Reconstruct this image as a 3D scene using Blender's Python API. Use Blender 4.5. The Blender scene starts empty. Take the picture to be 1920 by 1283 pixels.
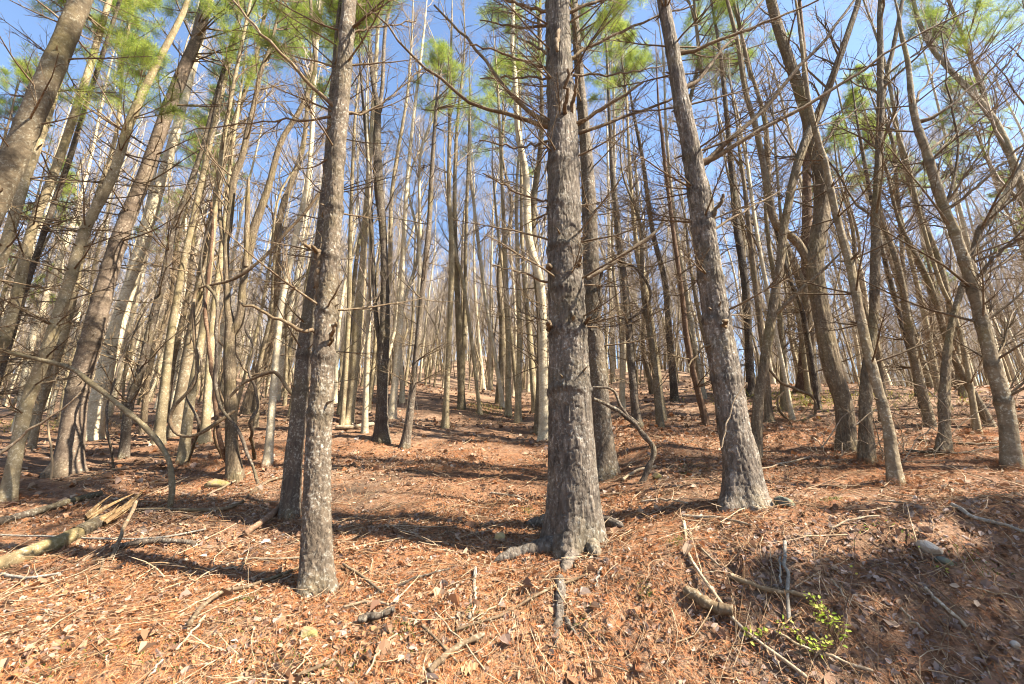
import bpy, math, random
import numpy as np
from mathutils import Vector

# ---------------------------------------------------------------- camera, sky, sun, exposure
scene = bpy.context.scene
col = scene.collection
R_ = math.radians
F_PX, CX, CY = 850.0, 960.0, 641.5          # the photograph is 1920 x 1283
PITCH = R_(16.0)
CAM = np.array([0.0, 0.0, 1.6])
cam_d = bpy.data.cameras.new('camera'); cam = bpy.data.objects.new('camera', cam_d); col.objects.link(cam)
cam_d.sensor_width = 36.0; cam_d.lens = F_PX / 1920 * 36.0
cam_d.clip_start = 0.05; cam_d.clip_end = 2000
cam.location = CAM; cam.rotation_euler = (math.pi / 2 + PITCH, 0, 0)
scene.camera = cam

SUN_EL, SUN_AZ = R_(46), R_(106)            # azimuth from +Y (view direction) clockwise to +X
w = bpy.data.worlds.new('World'); scene.world = w; w.use_nodes = True
nt = w.node_tree; bg = nt.nodes['Background']
sky = nt.nodes.new('ShaderNodeTexSky'); sky.sky_type = 'NISHITA'; sky.sun_disc = False
sky.sun_elevation = SUN_EL; sky.sun_rotation = SUN_AZ
sky.air_density = 1.0; sky.dust_density = 0.4; sky.ozone_density = 1.6; sky.altitude = 300
nt.links.new(sky.outputs[0], bg.inputs[0]); bg.inputs[1].default_value = 0.075
sl = bpy.data.lights.new('sun', 'SUN'); sl.energy = 5.0; sl.angle = R_(0.6); sl.color = (1.0, 0.91, 0.75)
so = bpy.data.objects.new('sun', sl); col.objects.link(so)
to_sun = Vector((math.cos(SUN_EL) * math.sin(SUN_AZ), math.cos(SUN_EL) * math.cos(SUN_AZ), math.sin(SUN_EL)))
so.rotation_euler = to_sun.to_track_quat('Z', 'Y').to_euler(); so.location = (20, -5, 30)
vs = scene.view_settings; vs.view_transform = 'Standard'; vs.look = 'None'; vs.gamma = 1.0
vs.use_curve_mapping = False; vs.exposure = 2.3

scene.cycles.filter_width = 1.1; scene.cycles.max_bounces = 5; scene.cycles.diffuse_bounces = 3; scene.cycles.glossy_bounces = 2; scene.cycles.transmission_bounces = 3
rng = np.random.default_rng(7)
random.seed(7)

# ---------------------------------------------------------------- numeric helpers
def hash01(xi, yi, seed):
    h = (xi * 374761393 + yi * 668265263 + seed * 144269504) & 0x7fffffff
    h = ((h ^ (h >> 13)) * 1274126177) & 0x7fffffff
    return ((h ^ (h >> 16)) & 0xffff) / 65535.0

def vnoise(x, y, seed=0, px=0):
    x = np.asarray(x, float); y = np.asarray(y, float)
    xf = np.floor(x); yf = np.floor(y)
    fx = x - xf; fy = y - yf
    fx = fx * fx * (3 - 2 * fx); fy = fy * fy * (3 - 2 * fy)
    xi = xf.astype(np.int64); yi = yf.astype(np.int64); xj = xi + 1
    if px: xi = xi % px; xj = xj % px
    a = hash01(xi, yi, seed); b = hash01(xj, yi, seed)
    c = hash01(xi, yi + 1, seed); d = hash01(xj, yi + 1, seed)
    return (a * (1 - fx) + b * fx) * (1 - fy) + (c * (1 - fx) + d * fx) * fy

def sstep(a, b, x):
    t = np.clip((x - a) / (b - a), 0, 1); return t * t * (3 - 2 * t)

def nrm(v):
    return v / np.maximum(np.linalg.norm(v, axis=-1, keepdims=True), 1e-9)

# ---------------------------------------------------------------- ground height
XK = np.array([-60, -12, -5, -1.7, 0.0, 0.6, 2.2, 5.0, 9.0, 60])
TOPZ = np.array([0.4, 0.48, 0.52, 0.58, 0.74, 0.84, 1.24, 1.40, 1.5, 1.7])
TOPY = np.array([3.9, 3.9, 3.9, 3.85, 4.2, 4.35, 4.35, 4.2, 4.1, 4.0])
FOOTY = np.array([0.8, 0.8, 0.8, 1.4, 2.2, 2.4, 2.35, 2.2, 2.0, 2.0])
SLOPE = np.array([0.24, 0.26, 0.285, 0.27, 0.255, 0.25, 0.24, 0.25, 0.27, 0.27])
CREST = np.array([85, 85, 85, 85, 85, 85, 80, 62, 28, 17.0])
CX_ = np.array([-60, -12, -5, -1.7, 0.0, 0.6, 2.2, 5.0, 9.0, 12.0])

def hgt(x, y, fine=True):
    x = np.asarray(x, float); y = np.asarray(y, float)
    tz = np.interp(x, XK, TOPZ); ty = np.interp(x, XK, TOPY); fy = np.interp(x, XK, FOOTY); sp = np.interp(x, XK, SLOPE)
    yy = y + 0.35 * (vnoise(x * 0.9 + 5, y * 0.9, 3) - 0.5) * sstep(1, 4, y)
    bank = tz * sstep(0, 1, (yy - fy) / np.maximum(ty - fy, 0.1)) ** 1.15
    d = np.maximum(yy - ty, 0)
    d = np.where(d > 0, d * d / (d + 0.35), 0)                       # rounded brow
    crest = np.interp(x, CX_, CREST)
    hill = sp * (crest - np.logaddexp(0, (crest - d) / 3.0) * 3.0)
    back = 0.04 * np.maximum(d - crest, 0)
    h = bank + hill - back
    far = sstep(5, 30, y)
    h = h + (vnoise(x * 0.16, y * 0.16, 11) - 0.5) * (0.10 + 1.1 * far) * sstep(3.5, 12, np.hypot(x * 0.7, y))
    h = h + (vnoise(x * 0.8, y * 0.8, 12) - 0.5) * 0.13 * sstep(1.0, 4, y)
    h = h + (vnoise(x * 2.7, y * 2.7, 13) - 0.5) * 0.055 * sstep(1.0, 3, y)
    bf = sstep(-0.8, 0.4, x) * sstep(2.0, 2.6, y) * (1 - sstep(3.9, 4.3, y))
    h = h + bf * ((vnoise(x * 1.7 + 3, y * 1.9, 16) - 0.5) * 0.16 + (np.abs(vnoise(x * 4.5, y * 4.5, 17) - 0.5)) * 0.09)
    if fine:
        h = h + (vnoise(x * 8, y * 8, 14) - 0.5) * 0.028 + (vnoise(x * 19, y * 19, 15) - 0.5) * 0.014
    return h

def ray(px, py):
    a = (px - CX) / F_PX; b = (CY - py) / F_PX
    c, s = math.cos(PITCH), math.sin(PITCH)
    return np.array([a, c - b * s, s + b * c])

def on_plane(px, py, y0):
    d = ray(px, py); return CAM + d * (y0 / d[1])

TT = np.concatenate([np.arange(1.2, 14, 0.02), np.arange(14, 120, 0.1)])
def on_ground(px, py):
    d = ray(px, py); q = CAM[None] + d[None] * TT[:, None]
    below = q[:, 2] < hgt(q[:, 0], q[:, 1], False)
    i = int(np.argmax(below)) if below.any() else len(TT) - 1
    p = q[i].copy(); p[2] = float(hgt(p[0], p[1])); return p

def px2m(wpx, P):
    """width in photo pixels -> metres at world point P"""
    dep = (P[1] - CAM[1]) * math.cos(PITCH) + (P[2] - CAM[2]) * math.sin(PITCH)
    ca = dep / max(np.linalg.norm(np.asarray(P) - CAM), 1e-6)          # a round stem looks wider towards the frame edge
    return wpx * dep / F_PX * ca ** 0.9 * 0.95

# ---------------------------------------------------------------- mesh helpers
class Bag:
    """collects vertices / quads / colours and links them as one mesh object"""
    def __init__(s): s.v, s.f, s.c, s.n = [], [], [], 0
    def add(s, v, f, c=None):
        v = np.asarray(v, np.float32).reshape(-1, 3)
        s.v.append(v); s.f.append(np.asarray(f, np.int64) + s.n)
        if c is None: c = np.ones((len(v), 3), np.float32)
        c = np.asarray(c, np.float32)
        if c.ndim == 1: c = np.tile(c, (len(v), 1))
        s.c.append(c); s.n += len(v)
    def merge(s, o):
        for v, f, c in zip(o.v, o.f, o.c): s.v.append(v); s.f.append(f + s.n); s.c.append(c)
        s.n += o.n
    def mesh(s, name, mat, smooth=True):
        v = np.concatenate(s.v); f = np.concatenate(s.f).reshape(-1, 4); c = np.concatenate(s.c)
        me = bpy.data.meshes.new(name)
        me.vertices.add(len(v)); me.vertices.foreach_set('co', v.ravel())
        me.loops.add(f.size); me.loops.foreach_set('vertex_index', f.ravel().astype(np.int32))
        me.polygons.add(len(f)); me.polygons.foreach_set('loop_start', np.arange(0, f.size, 4, dtype=np.int32))
        me.polygons.foreach_set('use_smooth', np.full(len(f), smooth))
        ca = me.attributes.new('Col', 'FLOAT_COLOR', 'POINT')
        ca.data.foreach_set('color', np.concatenate([c, np.ones((len(c), 1), np.float32)], 1).ravel())
        me.update(calc_edges=True); me.materials.append(mat)
        return me
    def build(s, name, mat, parent=None, smooth=True):
        return link(name, s.mesh(name, mat, smooth), parent)

def link(name, me, parent=None):
    o = bpy.data.objects.new(name, me); col.objects.link(o)
    if parent is not None: o.parent = parent
    return o

def tag(o, label=None, cat=None, group=None, kind=None):
    if label: o['label'] = label
    if cat: o['category'] = cat
    if group: o['group'] = group
    if kind: o['kind'] = kind
    return o

def empty(name, loc):
    o = bpy.data.objects.new(name, None); col.objects.link(o); o.location = [float(a) for a in loc]
    o.empty_display_size = 0.2; return o

def tubes(P, Rr, k):
    """P (M,N,3) centre lines, Rr (M,N) radii -> verts, quads (open ends, tips taper)"""
    M, N = P.shape[:2]
    T = nrm(np.gradient(P, axis=1)) if N > 2 else nrm(np.repeat((P[:, 1:] - P[:, :1]), 2, axis=1))
    ref = np.cross(nrm(P[:, -1] - P[:, 0]), np.array([0.31, 0.77, 0.56])); ref = nrm(ref)
    U = ref[:, None] - (ref[:, None] * T).sum(-1, keepdims=True) * T; U = nrm(U)
    V = np.cross(T, U)
    a = np.arange(k) * 2 * math.pi / k
    v = P[:, :, None] + Rr[:, :, None, None] * (np.cos(a)[None, None, :, None] * U[:, :, None] + np.sin(a)[None, None, :, None] * V[:, :, None])
    idx = np.arange(M * N * k).reshape(M, N, k); nx = np.roll(idx, -1, axis=2)
    f = np.stack([idx[:, :-1], nx[:, :-1], nx[:, 1:], idx[:, 1:]], -1).reshape(-1, 4)
    return v.reshape(-1, 3), f

def ptube(P, Rr, k):
    """one tube with parallel transport frames (for loops and vines)"""
    P = np.asarray(P, float); N = len(P)
    T = nrm(np.gradient(P, axis=0)); U = np.zeros_like(P)
    u = np.cross(T[0], [0.3, 0.5, 0.8]); u /= np.linalg.norm(u)
    for i in range(N):
        u = u - T[i] * (u @ T[i]); u /= max(np.linalg.norm(u), 1e-9); U[i] = u
    V = np.cross(T, U); a = np.arange(k) * 2 * math.pi / k
    v = P[:, None] + np.asarray(Rr)[:, None, None] * (np.cos(a)[None, :, None] * U[:, None] + np.sin(a)[None, :, None] * V[:, None])
    idx = np.arange(N * k).reshape(N, k); nx = np.roll(idx, -1, axis=1)
    f = np.stack([idx[:-1], nx[:-1], nx[1:], idx[1:]], -1).reshape(-1, 4)
    return v.reshape(-1, 3), f

def smooth_line(P, n, wob=0.0, seed=0):
    """Catmull-Rom through P, resampled to n points evenly"""
    P = np.asarray(P, float)
    if len(P) == 2: Q = P[0] + (P[1] - P[0]) * np.linspace(0, 1, 40)[:, None]
    else:
        E = np.vstack([2 * P[0] - P[1], P, 2 * P[-1] - P[-2]]); out = []
        t = np.linspace(0, 1, 16, endpoint=False)[:, None]
        for i in range(1, len(E) - 2):
            a, b, c, d = E[i - 1], E[i], E[i + 1], E[i + 2]
            out.append(0.5 * (2 * b + (c - a) * t + (2 * a - 5 * b + 4 * c - d) * t ** 2 + (3 * b - a - 3 * c + d) * t ** 3))
        Q = np.vstack(out + [P[-1:]])
    s = np.concatenate([[0], np.cumsum(np.linalg.norm(np.diff(Q[:, :3], axis=0), axis=1))])
    tt = np.linspace(0, s[-1], n)
    O = np.stack([np.interp(tt, s, Q[:, j]) for j in range(Q.shape[1])], 1)
    if wob:
        r = np.random.default_rng(seed + 1); m = max(4, n // 3)
        for j in range(3):
            O[:, j] += wob * np.interp(np.linspace(0, 1, n), np.linspace(0, 1, m), r.normal(size=m)) * np.sin(np.linspace(0.05, math.pi - 0.05, n))
    return O

def spawn(P, Rr, cnt, t0, t1, ang, L, up, wig, N, rmax, g, tip=0.3, lenfall=0.6, rmin=0.0):
    """children of every curve in P"""
    M, N0 = P.shape[:2]
    idx = np.repeat(np.arange(M), cnt); n = len(idx)
    t = g.uniform(t0, t1, n); fl = t * (N0 - 1.001); i = fl.astype(int); a = (fl - i)[:, None]
    p = P[idx, i] * (1 - a) + P[idx, i + 1] * a
    tan = nrm(P[idx, i + 1] - P[idx, i]); rr = Rr[idx, i]
    perp = nrm(np.cross(tan, g.normal(size=(n, 3))))
    an = ang * g.uniform(0.7, 1.3, n)[:, None]
    d = nrm(np.cos(an) * tan + np.sin(an) * perp)
    ln = L * (1 - lenfall * t) * g.uniform(0.45, 1.2, n)
    out = np.zeros((n, N, 3)); out[:, 0] = p
    for q in range(1, N):
        d = nrm(d + wig * g.normal(size=(n, 3)) + up * np.array([0, 0, 1.0]))
        out[:, q] = out[:, q - 1] + d * (ln / (N - 1))[:, None]
    r0 = np.maximum(np.minimum(rr * 0.65, rmax), rmin)
    return out, r0[:, None] * np.linspace(1, tip, N)[None]

# ---------------------------------------------------------------- materials
def newmat(name):
    m = bpy.data.materials.new(name); m.use_nodes = True
    n = m.node_tree; b = n.nodes['Principled BSDF']; b.inputs['Roughness'].default_value = 0.9
    if 'Specular IOR Level' in b.inputs: b.inputs['Specular IOR Level'].default_value = 0.2
    return m, n, b

def nd(n, t, **kw):
    x = n.nodes.new(t)
    for k, v in kw.items():
        if k in x.inputs: x.inputs[k].default_value = v
        else: setattr(x, k, v)
    return x

def mixc(n, fac, a, b, mode='MIX'):
    x = n.nodes.new('ShaderNodeMix'); x.data_type = 'RGBA'; x.blend_type = mode
    for s, v in ((0, fac), (6, a), (7, b)):
        if isinstance(v, bpy.types.NodeSocket): n.links.new(v, x.inputs[s])
        elif s == 0: x.inputs[0].default_value = v
        else: x.inputs[s].default_value = (*v, 1)
    return x.outputs[2]

def ramp(n, src, p0, p1):
    x = nd(n, 'ShaderNodeMapRange'); x.inputs[1].default_value = p0; x.inputs[2].default_value = p1
    n.links.new(src, x.inputs[0]); return x.outputs[0]

def bark(name, dark, mid, light, moss=None, mossamt=0.5, fx=28.0, fz=7.0, bump=0.5, vary=0.25, dist=0.012, k=0.78):
    dark, mid, light = [tuple(a * q for a in c) for c, q in ((dark, k), (mid, k), (light, k * 1.15))]
    if moss: moss = tuple(a * k for a in moss)
    m, n, b = newmat(name); L = n.links.new
    tc = nd(n, 'ShaderNodeTexCoord'); mp = nd(n, 'ShaderNodeMapping'); mp.inputs['Scale'].default_value = (fx, fx, fz)
    L(tc.outputs['Object'], mp.inputs[0])
    n1 = nd(n, 'ShaderNodeTexNoise', Scale=1.0, Detail=6.0, Roughness=0.65); L(mp.outputs[0], n1.inputs['Vector'])
    n2 = nd(n, 'ShaderNodeTexNoise', Scale=3.2, Detail=4.0, Roughness=0.6); L(tc.outputs['Object'], n2.inputs['Vector'])
    n3 = nd(n, 'ShaderNodeTexNoise', Scale=30.0, Detail=3.0, Roughness=0.7); L(tc.outputs['Object'], n3.inputs['Vector'])
    vo = nd(n, 'ShaderNodeTexVoronoi', Scale=0.55); vo.feature = 'DISTANCE_TO_EDGE'
    mw = nd(n, 'ShaderNodeVectorMath', operation='ADD'); L(mp.outputs[0], mw.inputs[0])
    ms = nd(n, 'ShaderNodeVectorMath', operation='SCALE'); ms.inputs['Scale'].default_value = 1.6; L(n1.outputs['Color'], ms.inputs[0]); L(ms.outputs[0], mw.inputs[1])
    L(mw.outputs[0], vo.inputs['Vector'])
    c = mixc(n, ramp(n, n1.outputs[0], 0.30, 0.72), dark, mid)
    c = mixc(n, ramp(n, n2.outputs[0], 0.42, 0.75), c, mid)
    li = nd(n, 'ShaderNodeMath', operation='MULTIPLY'); L(ramp(n, n3.outputs[0], 0.52, 0.66), li.inputs[0]); L(ramp(n, n2.outputs[0], 0.35, 0.65), li.inputs[1])
    c = mixc(n, li.outputs[0], c, light)
    if moss:
        n4 = nd(n, 'ShaderNodeTexNoise', Scale=1.4, Detail=5.0, Roughness=0.6); L(tc.outputs['Object'], n4.inputs['Vector'])
        mm = nd(n, 'ShaderNodeMath', operation='MULTIPLY'); L(ramp(n, n4.outputs[0], 0.5, 0.72), mm.inputs[0]); mm.inputs[1].default_value = mossamt
        c = mixc(n, mm.outputs[0], c, moss)
    oi = nd(n, 'ShaderNodeObjectInfo'); hs = nd(n, 'ShaderNodeHueSaturation')
    mr = nd(n, 'ShaderNodeMapRange'); mr.inputs[3].default_value = 1 - vary; mr.inputs[4].default_value = 1 + vary
    L(oi.outputs['Random'], mr.inputs[0]); L(mr.outputs[0], hs.inputs['Value']); L(c, hs.inputs['Color'])
    at = nd(n, 'ShaderNodeAttribute', attribute_name='Col')
    c = mixc(n, 1.0, hs.outputs[0], at.outputs['Color'], 'MULTIPLY')
    L(c, b.inputs['Base Color'])
    h = nd(n, 'ShaderNodeMath', operation='MULTIPLY'); L(ramp(n, vo.outputs['Distance'], 0.0, 0.28), h.inputs[0]); h.inputs[1].default_value = 0.7
    h2 = nd(n, 'ShaderNodeMath', operation='ADD'); L(h.outputs[0], h2.inputs[0]); L(n1.outputs[0], h2.inputs[1])
    bp = nd(n, 'ShaderNodeBump', Strength=bump, Distance=dist); L(h2.outputs[0], bp.inputs['Height']); L(bp.outputs[0], b.inputs['Normal'])
    return m

M = {}
M['pine'] = bark('pine_bark', (0.045, 0.034, 0.027), (0.205, 0.165, 0.13), (0.36, 0.34, 0.30), (0.17, 0.135, 0.05), 0.35, 24, 5, 0.9, dist=0.02)
M['pine_smooth'] = bark('smooth_pine_bark', (0.095, 0.068, 0.042), (0.235, 0.18, 0.115), (0.42, 0.39, 0.30), (0.23, 0.18, 0.06), 0.6, 12, 16, 0.45)
M['pine_brown'] = bark('brown_pine_bark', (0.065, 0.046, 0.033), (0.16, 0.118, 0.086), (0.29, 0.24, 0.185), (0.16, 0.12, 0.05), 0.3, 14, 14, 0.4)
M['lichen'] = bark('lichened_pine_bark', (0.05, 0.038, 0.028), (0.185, 0.14, 0.10), (0.40, 0.375, 0.32), (0.17, 0.135, 0.05), 0.4, 26, 12, 0.8)
M['dark'] = bark('dark_bark', (0.04, 0.029, 0.022), (0.13, 0.098, 0.072), (0.33, 0.30, 0.24), (0.16, 0.13, 0.045), 0.45, 28, 6, 0.8)
M['grey'] = bark('grey_hardwood_bark', (0.13, 0.095, 0.055), (0.315, 0.25, 0.15), (0.50, 0.44, 0.32), (0.25, 0.205, 0.08), 0.5, 14, 9, 0.4, 0.35)
M['pale'] = bark('pale_hardwood_bark', (0.24, 0.192, 0.125), (0.47, 0.395, 0.275), (0.68, 0.62, 0.49), (0.29, 0.24, 0.11), 0.3, 12, 12, 0.3, 0.28, k=1.0)
M['furrow'] = bark('furrowed_bark', (0.07, 0.05, 0.033), (0.225, 0.165, 0.105), (0.39, 0.33, 0.23), (0.22, 0.175, 0.06), 0.55, 32, 4, 1.0)
M['red'] = bark('reddish_vine_bark', (0.075, 0.042, 0.026), (0.215, 0.125, 0.075), (0.37, 0.27, 0.19), None, 0, 30, 4, 0.5)
M['branch'] = bark('branch_bark', (0.07, 0.046, 0.028), (0.19, 0.13, 0.077), (0.34, 0.29, 0.21), (0.22, 0.17, 0.07), 0.3, 30, 10, 0.3, 0.15)
M['deadwood'] = bark('weathered_wood', (0.17, 0.12, 0.075), (0.37, 0.28, 0.185), (0.53, 0.46, 0.36), None, 0, 40, 40, 0.3, 0.25)
M['greywood'] = bark('silver_grey_wood', (0.15, 0.13, 0.105), (0.29, 0.26, 0.215), (0.42, 0.39, 0.34), None, 0, 40, 40, 0.4, 0.1)
M['rawwood'] = bark('raw_split_wood', (0.13, 0.075, 0.035), (0.29, 0.18, 0.085), (0.42, 0.31, 0.18), None, 0, 40, 12, 0.6, 0.1)
M['logmoss'] = bark('mossy_log_bark', (0.07, 0.05, 0.028), (0.21, 0.155, 0.08), (0.33, 0.28, 0.18), (0.19, 0.155, 0.05), 0.5, 14, 9, 0.8, 0.1)
def twigmat(name, a, b_):
    m, n, b = newmat(name); L = n.links.new; oi = nd(n, 'ShaderNodeObjectInfo'); at = nd(n, 'ShaderNodeAttribute', attribute_name='Col')
    c = mixc(n, oi.outputs['Random'], a, b_); c = mixc(n, 1.0, c, at.outputs['Color'], 'MULTIPLY'); L(c, b.inputs['Base Color']); return m
M['twig'] = twigmat('twig_bark', (0.12, 0.085, 0.053), (0.23, 0.17, 0.11))
M['twig_grey'] = twigmat('grey_twig_bark', (0.21, 0.165, 0.125), (0.37, 0.31, 0.25))

def foliage(name, tint, trans=0.35):
    m, n, b = newmat(name); L = n.links.new
    at = nd(n, 'ShaderNodeAttribute', attribute_name='Col')
    c = mixc(n, 1.0, at.outputs['Color'], tint, 'MULTIPLY')
    L(c, b.inputs['Base Color']); b.inputs['Roughness'].default_value = 0.7
    tr = nd(n, 'ShaderNodeBsdfTranslucent'); L(c, tr.inputs[0])
    mx = nd(n, 'ShaderNodeMixShader'); mx.inputs[0].default_value = trans
    L(b.outputs[0], mx.inputs[1]); L(tr.outputs[0], mx.inputs[2])
    L(mx.outputs[0], n.nodes['Material Output'].inputs[0]); return m
M['needle'] = foliage('pine_needles', (0.9, 0.9, 0.9), 0.5)
M['litter'] = foliage('dry_leaf', (0.69, 0.625, 0.565), 0.15)
M['leaf'] = foliage('green_leaf', (0.8, 0.8, 0.8), 0.4)

def ground_mat():
    m, n, b = newmat('forest_floor'); L = n.links.new
    tc = nd(n, 'ShaderNodeTexCoord')
    def no(sc, det=5.0, ro=0.6):
        x = nd(n, 'ShaderNodeTexNoise', Scale=sc, Detail=det, Roughness=ro); L(tc.outputs['Object'], x.inputs['Vector']); return x
    big, med, sml, tiny = no(0.35), no(1.7), no(9.0, 6, 0.7), no(42.0, 4, 0.7)
    c = mixc(n, ramp(n, sml.outputs[0], 0.33, 0.66), (0.145, 0.070, 0.037), (0.37, 0.19, 0.10))
    pale = mixc(n, ramp(n, tiny.outputs[0], 0.35, 0.65), (0.24, 0.16, 0.11), (0.48, 0.36, 0.27))
    f = nd(n, 'ShaderNodeMath', operation='MULTIPLY'); L(ramp(n, big.outputs[0], 0.38, 0.62), f.inputs[0]); L(ramp(n, sml.outputs[0], 0.40, 0.60), f.inputs[1])
    c = mixc(n, f.outputs[0], c, pale)
    # hardwood leaf litter takes over from pine straw up the slope
    sx = nd(n, 'ShaderNodeSeparateXYZ'); L(tc.outputs['Object'], sx.inputs[0])
    ff = nd(n, 'ShaderNodeMath', operation='MULTIPLY'); L(ramp(n, sx.outputs[1], 7, 26), ff.inputs[0]); ff.inputs[1].default_value = 0.75
    c = mixc(n, ff.outputs[0], c, mixc(n, ramp(n, med.outputs[0], 0.3, 0.7), (0.30, 0.205, 0.14), (0.52, 0.39, 0.285)))
    g = nd(n, 'ShaderNodeMath', operation='MULTIPLY'); L(ramp(n, med.outputs[0], 0.62, 0.74), g.inputs[0]); L(ramp(n, tiny.outputs[0], 0.4, 0.6), g.inputs[1])
    g2 = nd(n, 'ShaderNodeMath', operation='MULTIPLY'); L(g.outputs[0], g2.inputs[0]); g2.inputs[1].default_value = 0.45
    c = mixc(n, g2.outputs[0], c, (0.15, 0.14, 0.045))
    st = nd(n, 'ShaderNodeMapping'); st.inputs['Scale'].default_value = (22, 95, 60); L(tc.outputs['Object'], st.inputs[0]); sn = nd(n, 'ShaderNodeTexNoise', Scale=1.0, Detail=3.0, Roughness=0.6); L(st.outputs[0], sn.inputs['Vector'])
    c = mixc(n, 1.0, c, mixc(n, ramp(n, sn.outputs[0], 0.3, 0.7), (0.42, 0.40, 0.38), (0.92, 0.86, 0.80)), 'MULTIPLY')
    dk = no(0.8, 4.0, 0.55); d2 = nd(n, 'ShaderNodeMath', operation='MULTIPLY'); L(ramp(n, dk.outputs[0], 0.55, 0.68), d2.inputs[0]); d2.inputs[1].default_value = 0.7
    c = mixc(n, d2.outputs[0], c, (0.075, 0.048, 0.032))
    L(c, b.inputs['Base Color'])
    ad = nd(n, 'ShaderNodeMath', operation='ADD'); L(sml.outputs[0], ad.inputs[0]); L(tiny.outputs[0], ad.inputs[1])
    bp = nd(n, 'ShaderNodeBump', Strength=0.9, Distance=0.05); L(ad.outputs[0], bp.inputs['Height']); L(bp.outputs[0], b.inputs['Normal'])
    return m
M['ground'] = ground_mat()

def rockmat(name, a, bcol, moss, amt):
    m, n, b = newmat(name); L = n.links.new; tc = nd(n, 'ShaderNodeTexCoord')
    n1 = nd(n, 'ShaderNodeTexNoise', Scale=9.0, Detail=7.0, Roughness=0.65); L(tc.outputs['Object'], n1.inputs['Vector'])
    n2 = nd(n, 'ShaderNodeTexNoise', Scale=14.0, Detail=4.0); L(tc.outputs['Object'], n2.inputs['Vector'])
    c = mixc(n, ramp(n, n1.outputs[0], 0.3, 0.7), a, bcol)
    mm = nd(n, 'ShaderNodeMath', operation='MULTIPLY'); L(ramp(n, n2.outputs[0], 0.45, 0.6), mm.inputs[0]); mm.inputs[1].default_value = amt
    c = mixc(n, mm.outputs[0], c, moss); L(c, b.inputs['Base Color'])
    bp = nd(n, 'ShaderNodeBump', Strength=0.5, Distance=0.02); L(n1.outputs[0], bp.inputs['Height']); L(bp.outputs[0], b.inputs['Normal'])
    return m

# ---------------------------------------------------------------- ground
def build_ground():
    ys = np.concatenate([np.linspace(-40, 1.2, 34), np.arange(1.25, 8.5, 0.045)])
    ext = [8.55]
    while ext[-1] < 420: ext.append(ext[-1] + 0.055 + 0.03 * (ext[-1] - 8.0))
    ys = np.concatenate([ys, ext]); u = np.linspace(-1, 1, 331)
    Y = np.repeat(ys[:, None], len(u), 1); yc = np.clip(Y, 1.5, None)
    X = np.sign(u)[None] * ((3.0 + 1.25 * yc) * np.abs(u)[None] + (26 + 0.7 * yc) * np.abs(u)[None] ** 4)
    Z = hgt(X, Y); v = np.stack([X, Y, Z], -1)
    nr, nc = Y.shape; idx = np.arange(nr * nc).reshape(nr, nc)
    f = np.stack([idx[:-1, :-1], idx[:-1, 1:], idx[1:, 1:], idx[1:, :-1]], -1).reshape(-1, 4)
    B = Bag(); B.add(v, f); o = B.build('ground', M['ground']); tag(o, kind='structure'); return o
build_ground()

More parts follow.
